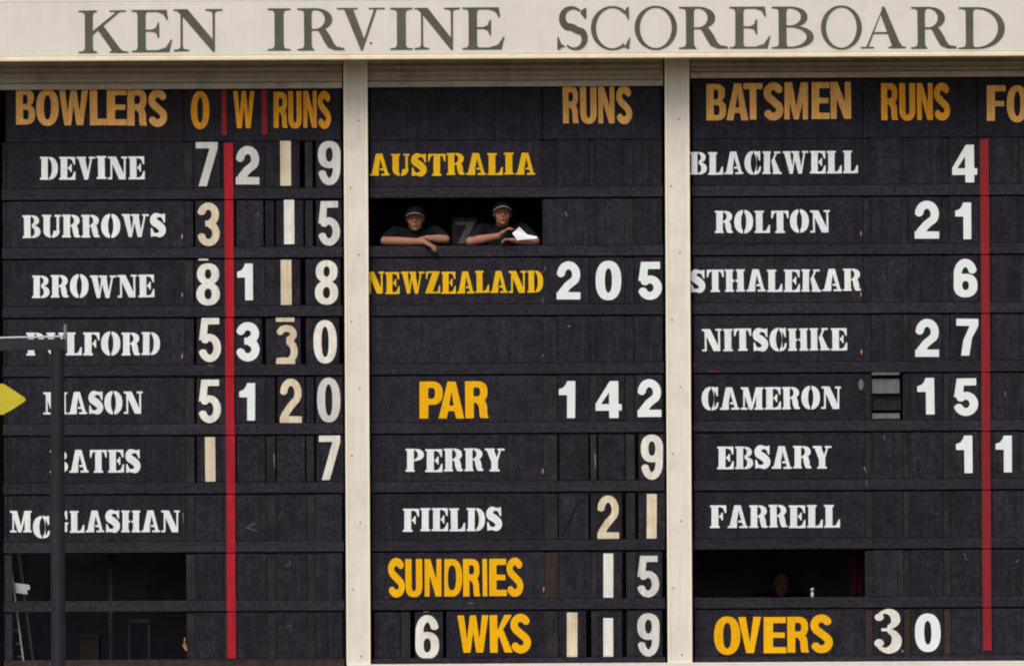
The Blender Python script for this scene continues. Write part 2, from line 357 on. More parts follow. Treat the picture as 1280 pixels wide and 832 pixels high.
# --- heavy stencil serif capitals
def sten(c):
    st = .33; sf = .085
    def stem(g, x0, x1, l=.07, r=.07, top=True, bot=True):
        g.rect(x0, 0, x1, 1)
        if bot: g.rect(x0-l, 0, x1+r, sf)
        if top: g.rect(x0-l, 1-sf, x1+r, 1)
    if c == 'I': g = G(.48); stem(g,.075,.405)
    elif c == 'L':
        g = G(.76); stem(g,.075,.40); g.poly([(.3,0),(.76,0),(.76,.36),(.70,.36),(.60,.14),(.46,.07),(.3,.07)])
    elif c in 'EF':
        g = G(.80 if c == 'E' else .76); stem(g,.075,.40)
        g.poly([(.3,1),(.78,1),(.78,.66),(.72,.66),(.63,.87),(.48,.93),(.3,.93)])
        g.poly([(.44,.46),(.52,.44),(.56,.34),(.62,.34),(.62,.68),(.56,.68),(.52,.58),(.44,.55)])
        if c == 'E': g.poly([(.3,0),(.80,0),(.80,.36),(.74,.36),(.64,.13),(.48,.07),(.3,.07)])
    elif c == 'H': g = G(.98); stem(g,.06,.37,.06,.06); stem(g,.61,.92,.06,.06); g.rect(.3,.44,.455,.54).rect(.525,.44,.7,.54)
    elif c == 'T':
        g = G(.84); stem(g,.26,.58,top=False); g.rect(.1,.93,.74,1)
        g.poly([(0,1),(.30,1),(.22,.93),(.12,.86),(.06,.66),(0,.66)]).poly([(.84,1),(.54,1),(.62,.93),(.72,.86),(.78,.66),(.84,.66)])
    elif c in 'DPRB':
        g = G({'D':.88,'P':.84,'R':.92,'B':.86}[c]); stem(g,.07,.38,.07,.04)
        if c == 'D': g.ring(.44,.5,.44,.5,.15,.40,2.2,2.0,(.46,-.1,1,1.1))
        elif c == 'B':
            g.ring(.44,.27,.42,.275,.14,.19,2.2,2.0,(.45,-.1,1,.56)); g.ring(.42,.76,.38,.24,.14,.16,2.2,2.0,(.45,.5,1,1.1))
        else:
            g.ring(.44,.74,.40,.26,.13,.17,2.2,2.0,(.45,.4,1,1.1)); g.rect(.36,.47,.5,.53)
            if c == 'R': g.stroke([(.50,.50),(.62,.42),(.65,.28),(.68,.12),(.76,.055),(.87,.05)], [.05,.13,.14,.12,.06,.04])
    elif c == 'O': g = G(.92); g.ring(.46,.5,.46,.51,.13,.40,2.15,2.0).xrect(.425,-.2,.495,1.2)
    elif c in 'CG':
        g = G(.84); g.ring(.46,.5,.46,.51,.15,.41,2.15,2.0,(-.1,-.1,.62,1.1)).xrect(.44,-.2,.49,1.2)
        g.poly([(.58,.985),(.66,.97),(.74,1),(.80,1),(.80,.60),(.74,.60),(.67,.80),(.58,.90)])
        if c == 'C': g.poly([(.58,.015),(.70,.03),(.80,.13),(.84,.34),(.76,.34),(.69,.17),(.58,.09)])
        else: g.rect(.58,.02,.80,.44).rect(.52,.38,.86,.46)
    elif c == 'U':
        g = G(.90); g.rect(.07,.25,.38,1).rect(0,1-sf,.44,1); g.ring(.46,.30,.39,.31,.09,.235,2.1,2.0,(.0,-.1,1,.31))
        g.rect(.70,.28,.82,1).rect(.60,1-sf,.90,1).xrect(.43,-.2,.485,.5); g.xpoly([(.56,.30),(.70,.30),(.70,.60),(.56,.60)])
        g.xell(.92,.12,.08,.10)
    elif c == 'S':
        g = G(.78)
        g.stroke(arc(.37,.74,.21,.19,60,215,16)+[(.40,.52)]+arc(.40,.27,.20,.19,40,-125,16), [.06,.09,.13,.15,.165,.17,.165,.15,.13,.09,.06])
        g.poly([(.44,.99),(.60,.97),(.66,1.0),(.72,1.0),(.72,.62),(.66,.62),(.58,.80),(.44,.90)]).poly([(.32,.01),(.16,.03),(.10,0),(.04,0),(.04,.38),(.10,.38),(.18,.2),(.32,.1)])
        g.xpoly([(.50,.74),(.60,.60),(.64,.66),(.56,.82)])
    elif c == 'A':
        g = G(.96); g.poly([(.07,0),(.31,1),(.57,1),(.57,.9),(.44,.34),(.44,0)]).rect(0,0,.46,sf)
        g.poly([(.62,1),(.52,1),(.50,.80),(.74,.05),(.90,.05)]).rect(.56,0,.96,sf).rect(.46,.24,.76,.33)
        g.xpoly([(.44,-.1),(.50,-.1),(.50,.36),(.545,.74),(.515,.74),(.455,.40),(.44,.36)])
    elif c == 'N':
        g = G(.96); g.poly([(.02,1),(.40,1),(.88,.06),(.88,-.0),(.56,0),(.12,.88)]).rect(0,1-sf,.3,1)
        g.rect(.13,0,.22,.9).rect(0,0,.36,sf).rect(.79,.05,.88,1).rect(.66,1-sf,.96,1)
        g.xpoly([(.22,-.1),(.22,.66),(.27,.56),(.27,.085),(.37,.085),(.37,-.1)])
    elif c == 'M':
        g = G(1.12); g.poly([(.02,1),(.36,1),(.60,.16),(.54,0),(.42,0),(.12,.86)]).rect(0,1-sf,.3,1)
        g.rect(.12,0,.20,.9).rect(0,0,.33,sf).poly([(.80,1),(.74,1),(.54,.2),(.54,0),(.58,0),(.82,.8)])
        g.rect(.76,0,1.05,1).rect(.68,0,1.12,sf).rect(.74,1-sf,1.12,1)
    elif c == 'V':
        g = G(.92); g.poly([(.06,1),(.40,1),(.58,.2),(.54,0),(.38,0)]).rect(0,1-sf,.46,1)
        g.poly([(.78,1),(.70,1),(.52,.26),(.50,0),(.56,0)]).rect(.60,1-sf,.92,1)
    elif c == 'W':
        g = G(1.30); g.poly([(.05,1),(.36,1),(.50,.2),(.46,0),(.34,0)]).rect(0,1-sf,.40,1)
        g.poly([(.58,1),(.47,.24),(.43,0),(.50,0),(.64,.8)])
        g.poly([(.50,1),(.80,1),(.94,.2),(.92,0),(.78,0)]).rect(.44,1-sf,.84,1)
        g.poly([(1.16,1),(1.08,1),(.92,.26),(.88,0),(.96,0)]).rect(.98,1-sf,1.30,1)
    elif c == 'Y':
        g = G(.90); g.poly([(.05,1),(.39,1),(.60,.44),(.30,.40)]).rect(0,1-sf,.44,1).poly([(.76,1),(.68,1),(.52,.52),(.58,.40)]).rect(.58,1-sf,.90,1)
        g.rect(.30,0,.60,.46).rect(.22,0,.68,sf)
    elif c == 'K':
        g = G(.98); stem(g,.07,.38,.07,.04); g.poly([(.40,.42),(.44,.54),(.68,1),(.78,1),(.55,.56)]).rect(.58,1-sf,.90,1)
        g.poly([(.46,.60),(.60,.70),(.92,.05),(.92,0),(.58,0)]).rect(.52,0,.98,sf); g.xrect(.42,-.1,.46,1.1)
    elif c == 'Z':
        g = G(.86); g.poly([(.46,1),(.82,1),(.82,.94),(.38,0),(.02,0),(.02,.06)]).rect(.08,.93,.7,1).rect(.2,0,.8,.07)
        g.poly([(.06,1),(.30,1),(.18,.9),(.12,.66),(.06,.66)]).poly([(.84,.0),(.58,0),(.70,.1),(.78,.36),(.84,.36)])
    return g

# --- light roman capitals of the fascia
def roman(c):
    hr = .04
    def foot(g, x0, x1, y, l=.11, r=.11):
        if y == 0: g.rect(x0-l,0,x1+r,.032).poly([(x0-l*.8,.03),(x0-.02,.055),(x0,.12),(x1,.12),(x1+.02,.055),(x1+r*.8,.03)])
        else: g.rect(x0-l,.968,x1+r,1).poly([(x0-l*.8,.97),(x0-.02,.945),(x0,.88),(x1,.88),(x1+.02,.945),(x1+r*.8,.97)])
    def stem(g, x0, x1, l=.12, r=.12): g.rect(x0,0,x1,1); foot(g,x0,x1,0,l,r); foot(g,x0,x1,1,l,r)
    if c == 'I': g = G(.55); stem(g,.175,.375,.155,.155)
    elif c == 'K':
        g = G(1.18); stem(g,.17,.35,.15,.1); g.poly([(.34,.42),(.34,.50),(.92,.98),(.99,.98)]).rect(.74,.968,1.12,1)
        g.poly([(.46,.55),(.60,.64),(.98,.1),(1.06,.04),(1.18,.03),(1.18,0),(.74,0),(.74,.03),(.80,.05)])
    elif c == 'E':
        g = G(.97); stem(g,.15,.34,.14,.1); g.rect(.2,.955,.84,1).poly([(.84,1),(.87,.76),(.84,.76),(.76,.90),(.62,.955)])
        g.rect(.3,.49,.60,.53).poly([(.66,.70),(.66,.34),(.63,.34),(.58,.46),(.48,.49),(.48,.53),(.58,.57),(.63,.70)])
        g.rect(.2,0,.90,.042).poly([(.97,.30),(.94,.30),(.82,.11),(.62,.042),(.62,0),(.90,0)])
    elif c == 'N':
        g = G(1.17); g.rect(.165,0,.215,.93); foot(g,.165,.215,0,.165,.15); g.rect(0,.968,.26,1)
        g.poly([(.06,.98),(.14,1),(.33,1),(.96,.22),(.96,-.02),(.92,-.02),(.19,.86)]); g.rect(.915,0,.965,1); foot(g,.915,.965,1,.17,.18)
    elif c in 'RB':
        g = G(1.12 if c == 'R' else .98); stem(g,.165,.34,.16,.06)
        if c == 'R':
            g.ring(.42,.735,.40,.265,.23,.228,2.1,2.0,(.38,.4,2,1.1)); g.rect(.3,.96,.45,1).rect(.3,.47,.45,.51)
            g.stroke([(.50,.50),(.62,.42),(.70,.28),(.78,.13),(.90,.045),(1.10,.025)], [.03,.085,.095,.085,.045,.02])
        else:
            g.ring(.40,.755,.42,.245,.275,.210,2.2,2.0,(.38,.4,2,1.1)); g.rect(.3,.96,.45,1).rect(.3,.51,.45,.55)
            g.ring(.40,.275,.56,.275,.40,.240,2.2,2.0,(.38,-.1,2,.56)); g.rect(.3,0,.45,.04)
    elif c == 'D':
        g = G(1.08); stem(g,.175,.345,.17,.06); g.ring(.42,.5,.66,.5,.505,.462,2.1,2.0,(.40,-.1,2,1.1)); g.rect(.3,.957,.45,1).rect(.3,0,.45,.043)
    elif c == 'V':
        g = G(1.12); g.poly([(.16,1),(.37,1),(.66,.20),(.60,-.02),(.56,-.02)]); g.rect(0,.968,.48,1)
        g.poly([(.94,1),(.88,1),(.575,.06),(.60,-.02)]); g.rect(.74,.968,1.12,1)
    elif c == 'A':
        g = G(1.10); g.poly([(.52,.98),(.56,1.02),(.60,.98),(1.0,.02),(.78,.02),(.50,.80)]); foot(g,.80,.98,0,.12,.12)
        g.poly([(.54,.95),(.50,.88),(.135,.02),(.185,.02)]).rect(.28,.35,.76,.39); g.rect(0,0,.33,.032)
    elif c == 'O': g = G(1.02); g.ring(.51,.5,.51,.52,.385,.478,2.0,2.0)
    elif c == 'C':
        g = G(.95); g.ring(.52,.5,.52,.52,.40,.478,2.0,2.0,(-.1,-.1,.80,1.1))
        g.poly([(.74,.945),(.82,.90),(.88,1),(.915,1),(.925,.70),(.895,.70),(.84,.82),(.72,.905)])
        g.poly([(.70,.03),(.84,.10),(.90,.22),(.95,.30),(.92,.02),(.88,.0),(.84,.05)])
    elif c == 'S':
        g = G(.74)
        g.stroke(arc(.37,.75,.235,.225,42,190,16)+arc(.40,.70,.26,.20,195,235,5)+[(.37,.52),(.48,.45)]+arc(.42,.255,.23,.235,45,-140,18),
                 [.022,.03,.045,.06,.072,.08,.082,.08,.072,.058,.04,.026,.02])
        g.poly([(.56,.90),(.66,.97),(.69,.97),(.69,.72),(.66,.72),(.56,.84)]).poly([(.22,.075),(.13,.06),(.05,.0),(.02,.0),(.02,.30),(.045,.30),(.11,.14),(.24,.05)])
    return g

def contours(g):
    d = g.d; ny, nx = d.shape; ins = d < 0
    segs = {}
    mix = np.zeros((ny-1, nx-1), int)
    for k, (a, b) in enumerate(((0,0),(0,1),(1,1),(1,0))): mix += ins[a:ny-1+a, b:nx-1+b].astype(int) << k
    ys_, xs_ = np.nonzero((mix > 0) & (mix < 15))
    # edges: 0 bottom,1 right,2 top,3 left ; inside kept on the left of travel
    tab = {1:[(0,3)],2:[(1,0)],3:[(1,3)],4:[(2,1)],5:[(0,3),(2,1)],6:[(2,0)],7:[(2,3)],8:[(3,2)],9:[(0,2)],10:[(1,0),(3,2)],11:[(1,2)],12:[(3,1)],13:[(0,1)],14:[(3,0)]}
    def key(j, i, e):
        return ((j, i, 0), (j, i+1, 1), (j+1, i, 0), (j, i, 1))[e]
    for j, i in zip(ys_.tolist(), xs_.tolist()):
        for a, b in tab[int(mix[j, i])]: segs[key(j, i, a)] = key(j, i, b)
    def pt(k):
        j, i, o = k
        j2, i2 = (j, i+1) if o == 0 else (j+1, i)
        a, b = d[j, i], d[j2, i2]; t = a/(a-b) if a != b else .5
        return (g.xs[i]+(g.xs[i2]-g.xs[i])*t, g.ys[j]+(g.ys[j2]-g.ys[j])*t)
    loops = []
    while segs:
        k0 = next(iter(segs)); loop = []; k = k0
        while k in segs:
            loop.append(pt(k)); k = segs.pop(k)
        if len(loop) > 5: loops.append(loop)
    return loops
def simplify(loop, eps):
    P = np.array(loop); n = len(P)
    far = int(np.argmax(np.hypot(*(P-P[0]).T)))
    def dp(a, b):
        if b <= a+1: return []
        A, B = P[a % n], P[b % n]; e = B-A; L = np.hypot(*e)+1e-12
        q = P[[i % n for i in range(a+1, b)]]-A
        dd = np.abs(q[:,0]*e[1]-q[:,1]*e[0])/L
        k = int(np.argmax(dd))
        if dd[k] < eps: return []
        m_ = a+1+k
        return dp(a, m_)+[m_]+dp(m_, b)
    idx = [0]+dp(0, far)+[far]+dp(far, n)
    return [tuple(P[i % n]) for i in idx]
def area(l): return .5*sum(l[i][0]*l[(i+1) % len(l)][1]-l[(i+1) % len(l)][0]*l[i][1] for i in range(len(l)))
def inside(p, l):
    r = False
    for i in range(len(l)):
        (ax, ay), (bx, by) = l[i], l[(i+1) % len(l)]
        if (ay > p[1]) != (by > p[1]) and p[0] < ax+(p[1]-ay)*(bx-ax)/(by-ay): r = not r
    return r
GL = {}
THK = 0.006
def glyph(fam, c):
    """unit-box mesh (x 0..1, z 0..1, front at y=-THK) and natural width"""
    if (fam, c) in GL: return GL[(fam, c)]
    g = {'sans': sans, 'sten': sten, 'roman': roman, 'H': lambda k: digit(k, .62, .222), 'T': lambda k: digit(k, .5, .172),
         'X': lambda k: special3() if k == '3' else serif3()}[fam](c)
    loops = [simplify(l, .0035) for l in contours(g)]
    loops = [l for l in loops if len(l) > 2 and abs(area(l)) > .0008]
    s = 1 if sum(area(l) for l in loops) > 0 else -1
    outs = [l for l in loops if area(l)*s > 0]; holes = [l for l in loops if area(l)*s < 0]
    allp = [p for l in outs for p in l]
    x0 = min(p[0] for p in allp); x1 = max(p[0] for p in allp); y0 = min(p[1] for p in allp); y1 = max(p[1] for p in allp)
    V = []; F = []
    for o in outs:
        hs = [h for h in holes if inside(h[0], o)]
        polys = [o]+hs
        flat = [p for l in polys for p in l]; base = len(V); n = len(flat)
        V += [((p[0]-x0)/(x1-x0), -THK, (p[1]-y0)/(y1-y0)) for p in flat]
        V += [((p[0]-x0)/(x1-x0), 0.0, (p[1]-y0)/(y1-y0)) for p in flat]
        for t in tessellate_polygon([[Vector((p[0], p[1], 0)) for p in l] for l in polys]):
            a, b, c_ = [flat[i] for i in t]
            ar = (b[0]-a[0])*(c_[1]-a[1])-(c_[0]-a[0])*(b[1]-a[1])
            if abs(ar) < 1e-9: continue
            F.append(tuple(base+i for i in (t if ar > 0 else t[::-1])))
        k = 0
        for l in polys:
            m_ = len(l); sg = 1 if (area(l)*s > 0) else 1
            for i in range(m_):
                a = base+k+i; b = base+k+(i+1) % m_
                F.append((a, a+n, b+n, b) if s > 0 else (b, b+n, a+n, a))
            k += m_
    me = bpy.data.meshes.new("letter_shape"); me.from_pydata(V, [], F); me.update()
    me.materials.append(M['white'])
    GL[(fam, c)] = (me, x1-x0); return GL[(fam, c)]
def put_glyph(name, fam, c, u0, v0, u1, v1, front, material, parent, rot=0.0):
    """box in levelled pixels"""
    me, w = glyph(fam, c)
    o = bpy.data.objects.new(name, me); link(o, parent)
    o.material_slots[0].link = 'OBJECT'; o.material_slots[0].material = material
    x0, x1 = cx(u0, front), cx(u1, front); z0, z1 = cz(v1, front), cz(v0, front)
    px, py, pz = parent.location if parent else (0, 0, 0)
    o.location = (x0-px, -front+THK*0-py, z0-pz); o.scale = (x1-x0, 1, z1-z0); o.rotation_euler = (0, rot, 0)
    return o
def letters(fam, boxes, material, front, parent, name='letter', jit=0.6):
    """boxes: (char, x0, y0, x1, y1) in raw photo pixels"""
    for c, x0, y0, x1, y1 in boxes:
        (a, b), (c2, d) = lev(x0, y0), lev(x1, y1)
        mid = (y0+y1)/2; a = lev(x0, mid)[0]; c2 = lev(x1, mid)[0]; xm = (x0+x1)/2; b = lev(xm, y0)[1]; d = lev(xm, y1)[1]
        put_glyph(name, fam, c, a, b, c2, d, front, material, parent, R(random.uniform(-jit, jit)))
def word(fam, text, x0, x1, y0, y1, material, front, parent, gap=.07, tilt=0.0, fixed=None):
    """spread a word over raw photo x0..x1; y0,y1 cap top/bottom at the word's middle"""
    ws = [glyph(fam, c)[1] for c in text]; tot = sum(ws)+gap*(len(ws)-1); k = (x1-x0)/tot; x = x0; bx = []
    for c, w in zip(text, ws):
        xm = x+w*k/2
        dy = -(xm-(x0+x1)/2)*tilt+random.uniform(-.45, .45)
        bx.append((c, x, y0+dy-(1.0 if c in 'OSCG' and fam == 'sten' else 0), x+w*k, y1+dy+(0.6 if c in 'OSCG' and fam == 'sten' else 0))); x += (w+gap)*k
    letters(fam, bx, material, front, parent, jit=.8)

# ================================================================== THE SCOREBOARD
PITCH = 73.5; L0 = 174.3
def line(k): return L0 + PITCH*k
ZB = 0.0
sb = empty("scoreboard", (0, 0, 0), "large black manual cricket scoreboard with cream posts, rails and roller shutters", "scoreboard")
BAYS = [(3, 428.3), (463.0, 829.5), (866.0, 1326)]
POSTS = [(-38, -9), (431.3, 460.8), (832.8, 863.0), (1334, 1364)]
FA = 0.52      # how far the fascia stands in front of the board face
PF = 0.075     # posts in front of the board

# lower structure (runs down to the ground, mostly below the picture)
pbox("sill_board", -60, 831.8, 430.5, 873, 0.09, -0.05, M['wall'], sb, 0.003)
pbox("sill_board", 431.5, 828.8, 1390, 873, 0.10, -0.05, M['wall'], sb, 0.004)
box("base_wall", cx(-60), cx(1390), -0.04, 2.4, 0.0, cz(873, 0.10), M['wall'], sb)
for (u0, u1) in POSTS:
    pbox("post", u0, 40, u1, 829.0, PF, -0.03, M['cream'], sb, 0.003)
    pbox("post_edge_strip", u0-0.3, 66, u0+2.8, 828.6, PF+0.006, PF+0.0005, M['creamtrim'], sb, 0.002)
    pbox("post_edge_strip", u1-2.6, 66, u1+0.3, 828.6, PF+0.006, PF+0.0005, M['creamtrim'], sb, 0.002)
def ngon(name, u, v, r, front, thick, m_, parent, n=10, rz=None):
    X, Z = cx(u, front), cz(v, front); r1 = r*S; r2 = (rz or r)*S
    V = [(X+r1*math.cos(2*math.pi*i/n), -front, Z+r2*math.sin(2*math.pi*i/n)) for i in range(n)]
    V += [(X+r1*math.cos(2*math.pi*i/n), -front+thick, Z+r2*math.sin(2*math.pi*i/n)) for i in range(n)]
    F = [tuple(range(n))]+[(i, i+n, (i+1) % n+n, (i+1) % n) for i in range(n)]
    return meshobj(name, V, F, m_, parent)
for base, xo in ((449.5, 0), (850.5, 0)):
    for i in range(9):
        v = 150+83.6*i; u = base-1.5+xo if i % 2 == 0 else base-11.5
        ngon("nail_head", u+1.2, v, 1.25, PF+0.002, 0.004, M['nail'], sb, 8)

# room behind the boards
RB = 2.0
box("back_wall", cx(-50), cx(1380), RB, RB+0.08, cz(880), cz(30), M['dark'], sb)
box("room_floor", cx(-50), cx(1380), 0.0, RB-0.003, cz(880)-0.05, cz(872), M['dark'], sb)
box("room_ceiling", cx(-50), cx(1380), 0.03, RB-0.003, cz(40), cz(32), M['dark'], sb)
for a, b in ((-50, -42), (1372, 1380)):
    box("side_wall", cx(a), cx(b), 0.03, RB-0.003, cz(870), cz(41), M['wall' if False else 'dark'], sb)
for u in (446, 848): box("partition", cx(u-3), cx(u+3), 0.04, RB-0.003, cz(870), cz(41), M['dark'], sb)
pbox("head_panel", -40, 33, 1370, 106, -0.035, -0.05, M['dark'], sb)

# roller shutters
for (u0, u1), bot in zip(BAYS, (109.0, 108.2, 99.0)):
    sh = meshobj("roller_shutter", *box_vf(cx(u0-2), cx(u1+1), -0.012, 0.012, cz(bot, .03), cz(40)), M['shutter'], sb)
    if u1 < 1000: tag(sh, None)
    v = bot
    pbox("bottom_bar", u0-1.5, v-7.0, u1+1, v, 0.050, 0.013, M['shutter'], sh, 0.004)
    v -= 7.6; i = 0
    while v > 42:
        h = 7.1
        x0, x1 = cx(u0-1.5, .03), cx(u1+1, .03); zs = cz(v, .03); ze = cz(v-h, .03); pr = []
        for q in range(7):      # curved slat
            t = q/6.0; pr.append((-0.016-0.017*math.sin(math.pi*min(1, t*1.15)), zs+(ze-zs)*t))
        V = [(x, y, z) for (y, z) in pr for x in (x0, x1)]
        F = [(2*q, 2*q+1, 2*q+3, 2*q+2) for q in range(6)]
        o = meshobj("slat", V, F, M['shutter'], sh, smooth=True)
        v -= h+0.35; i += 1

# rails, heading strip, bottom rail
RF = 0.004
for b, (u0, u1) in enumerate(BAYS):
    for k in range(1, 9):
        if b == 1 and k in (1, 2):
            pass
        pbox("rail", u0, line(k)-14.4, u1, line(k)-1.1, RF+random.uniform(0, .002), -0.035, M['rail'], sb, 0.0025)
    pbox("bottom_rail", u0, 821.5, u1, 831.5 if b == 0 else 828.6, RF+0.01, -0.035, M['rust' if b == 0 else 'rail'], sb, 0.002)

# columns of cells in each bay: (u0,u1) of every cell; mullions fill the spaces between
CELLS = [[(242.5, 278), (294, 332), (343.5, 382), (392, 426.5)],
         [(696, 737), (745, 781), (793, 828.5)],
         [(1089, 1128), (1136, 1178), (1187, 1224), (1240, 1275), (1283, 1322)]]
NAME = [(8.5, 231.0), (464.0, 678.5), (867.0, 1079.5)]
for b in range(3):
    cs = CELLS[b]
    edges = [NAME[b][1]]+[x for c in cs for x in c]
    for k in range(9):
        top = line(k)+1.2; bot = line(k+1)-15.0 if k < 8 else 821.0
        for i in range(len(cs)):
            a, c = edges[2*i]+0.35, edges[2*i+1]-0.35
            if c-a < 2.5: continue
            m_ = M['mullion'] if (k >= 5 or random.random() < .25) else M['tile']
            worn = m_ == M['mullion']
            if b == 1 and k == 7 and i == 0: m_ = M['rust']
            if b == 2 and k == 8 and i in (0, 1, 2): m_ = M['rust']
            pbox("mullion", a, top+.4, c, bot, -.0045 if not worn else random.uniform(-.005, -.002), -0.035, m_, sb, 0.001)
        if cs[-1][1] < BAYS[b][1]-4: pbox("mullion", cs[-1][1]+.8, top, BAYS[b][1]-2.2, bot, -.004, -.035, M['mullion'], sb)

# red stripes: one board per row, painted across tiles and rails
for b, (ua, ub) in ((0, (281.6, 292.7)), (2, (1226.4, 1237.2))):
    for k in range(9):
        top = line(k)+0.6; bot = line(k+1)-0.6 if k < 8 else (820.5 if b == 0 else 816)
        jx = random.uniform(-.25, .25)+(0.25 if k > 5 else 0)
        pbox("red_stripe", ua+jx, top+(2 if k == 0 else 0), ub+jx, bot, 0.011, 0.0052 if True else 0, M['red' if b == 0 else 'red2'], sb, 0.001)
        pbox("stripe_backing", ua-1, top+.4, ub+1, (line(k+1)-15.0 if k < 8 else 821), -0.001, -.035, M['tile'], sb)

# ---------------- heading boards
HT = 100.0
def board_thing(name, label, cat, group, u0, v0, u1, v1, front, m_, thick=0.018):
    e = empty(name, (cx((u0+u1)/2, front), -front, cz(v1, front)), label, cat, group)
    pbox("panel", u0, v0, u1, v1, front, front-thick, m_, e, 0.0015)
    return e
HG = "heading boards along the top of the scoreboard"
hb = board_thing("heading_board", "black heading board with faded ochre BOWLERS lettering at top left", "heading board", HG, 8.5, HT, 231, 174.5, -.004, M['board'])
letters('sans', [('B',19.7,110.8,43.5,155),('O',44.6,110.5,73,156.5),('W',73.5,111,110,156),('L',112,111,132.5,156),('E',133,110.8,158,156),('R',158.6,110.8,183.5,156.4),('S',184.8,111.5,208.4,158)], M['ochre'], -.004, hb)
hb = board_thing("heading_board", "black heading board with small ochre O, W and RUNS split by red bars", "heading board", HG, 232.0, HT, 427.2, 174.5, -.002, M['board'])
letters('sans', [('O',238.2,113.5,261.2,161),('W',291,113.5,317.5,159.8),('R',341.5,114.5,359,159.5),('U',360,113.8,376.8,160.5),('N',378.8,113.5,395.5,159.5),('S',397,113.5,413.3,161)], M['ochre2'], -.002, hb)
for xa, xb in ((278.4, 284.6), (328.5, 335.5)): pbox("red_bar", xa, 104, xb, 166.8, .004, -.0018, M['red2'], hb)
board_thing("heading_board", "blank black heading board above the yellow AUSTRALIA board", "heading board", HG, 464, HT, 678.5, 174.5, -.005, M['board'])
hb = board_thing("heading_board", "black heading board with faded ochre RUNS over the team totals, middle bay", "heading board", HG, 679.5, HT, 828.5, 174.5, -.003, M['board'])
letters('sans', [('R',703.5,108.0,723.2,154.5),('U',725,108.0,745.6,155.2),('N',747.5,108.0,767.8,154.5),('S',770,107.6,789.8,155.6)], M['ochre'], -.003, hb)
hb = board_thing("heading_board", "black heading board with ochre BATSMEN lettering", "heading board", HG, 867, 92, 1079.5, 174.5, -.004, M['board'])
letters('sans', [('B',882.5,105.5,907.2,151),('A',907.5,104.8,935,150.8),('T',929,104.5,952.8,150),('S',953.8,103.5,978.8,151),('M',980,103.5,1009.4,149.8),('E',1014,103.3,1036.5,149.3),('N',1037.8,103,1063.4,149.3)], M['ochre'], -.004, hb)
hb = board_thing("heading_board", "black heading board with ochre RUNS lettering between BATSMEN and the red stripe", "heading board", HG, 1080.5, 92, 1222, 174.5, -.002, M['board'])
letters('sans', [('R',1101.2,104.8,1122.2,151),('U',1124,104.8,1143.8,151.8),('N',1146,104.8,1165.6,151),('S',1167.2,104.3,1187.2,151.8)], M['ochre2'], -.002, hb)
hb = board_thing("heading_board", "black heading board with ochre letters FO cut by the right picture edge", "heading board", HG, 1223, 92, 1324, 174.5, -.004, M['board'])
letters('sans', [('F',1233,107.8,1256.5,152),('O',1257.8,107.5,1284,153.8)], M['ochre'], -.004, hb)

# ---------------- name boards
NG = "lettered name boards in the rows of the scoreboard"
NF = -.004
def latch(parent, px, py, s=1.0):
    u, v = lev(px, py); f = NF+.012
    X, Z = cx(u, f), cz(v, f); r = 0.0095*s
    prof = [(0.35, -2.4), (.75, -1.6), (1.0, -.4), (.8, .8), (.4, 1.8), (.15, 2.4)]
    V = []; F = []; n = 8
    for a, z in prof:
        for i in range(n): V.append((X+a*r*math.cos(2*math.pi*i/n), -f+a*r*.7*math.sin(2*math.pi*i/n)+.004, Z+z*r*1.15))
    for j in range(len(prof)-1):
        for i in range(n): F.append((j*n+i, j*n+(i+1) % n, (j+1)*n+(i+1) % n, (j+1)*n+i))
    F += [tuple(range(n))[::-1], tuple((len(prof)-1)*n+i for i in range(n))]
    meshobj("latch", V, F, M['brass'], parent, smooth=True)
def nameboard(b, k, label, text=None, x=None, y=None, fam='sten', m_='stencil_w', lat=None, boxes=None, u=None):
    u0, u1 = u or NAME[b]
    e = board_thing("name_board", label, "name board", NG, u0, line(k)+1.0, u1, (line(k+1)-15.0) if k < 8 else 821.0, NF+random.uniform(-.002, .001), M['board'])
    f = -e.location.y
    if text: word(fam, text, x[0], x[1], y[0], y[1], M[m_], f, e, tilt=.006)
    if boxes: letters(fam, boxes, M[m_], f, e)
    if lat: latch(e, *lat)
    return e
nameboard(0, 0, "first white stencil name board under the BOWLERS heading, level with digits 7 2 1 9", 'DEVINE', (49.7, 180.6), (195, 223.6))
nameboard(0, 1, "second white stencil name board under BOWLERS, level with digits 3 1 5", 'BURROWS', (28.2, 207), (267.4, 296), lat=(227.5, 295))
nameboard(0, 2, "third white stencil name board under BOWLERS, level with digits 8 1 1 8", 'BROWNE', (40, 193), (343, 371.2), lat=(227.8, 368, .8))
e = nameboard(0, 3, "fourth bowler name board, its first letters behind the dark pole's crossarm", boxes=[('P',33,414.8,55,443.4),('U',58.2,414.8,80.5,443.8)], lat=(227.8, 444.5))
word('sten', 'LFORD', 82.5, 199.8, 414.6, 443.2, M['stencil_w'], -e.location.y, e, tilt=.004)
e = nameboard(0, 4, "fifth bowler name board, its first letter half hidden by the dark pole", boxes=[('M',54.4,489.2,84.2,516.8)])
word('sten', 'ASON', 85.4, 178.4, 488.8, 516.6, M['stencil_w'], -e.location.y, e, tilt=.004)
e = nameboard(0, 5, "sixth bowler name board, level with cream 1 and white 7", boxes=[('B',63,561.8,85.2,590)])
word('sten', 'ATES', 87, 176, 561.2, 589.6, M['stencil_w'], -e.location.y, e, tilt=.004)
e = nameboard(0, 6, "longest and lowest bowler name board, small dropped second letter, above the dark openings",
              boxes=[('M',13,637.2,40,664),('C',41.6,643.4,62.8,671.6),('G',64.2,637,85.8,664.2)])
word('sten', 'LASHAN', 87.6, 224.8, 636.8, 664, M['stencil_w'], -e.location.y, e, tilt=.003)
nameboard(1, 0, "name board reading AUSTRALIA in yellow stencil above the open window", 'AUSTRALIA', (462, 668.5), (191.8, 219.2), m_='stencil_y')
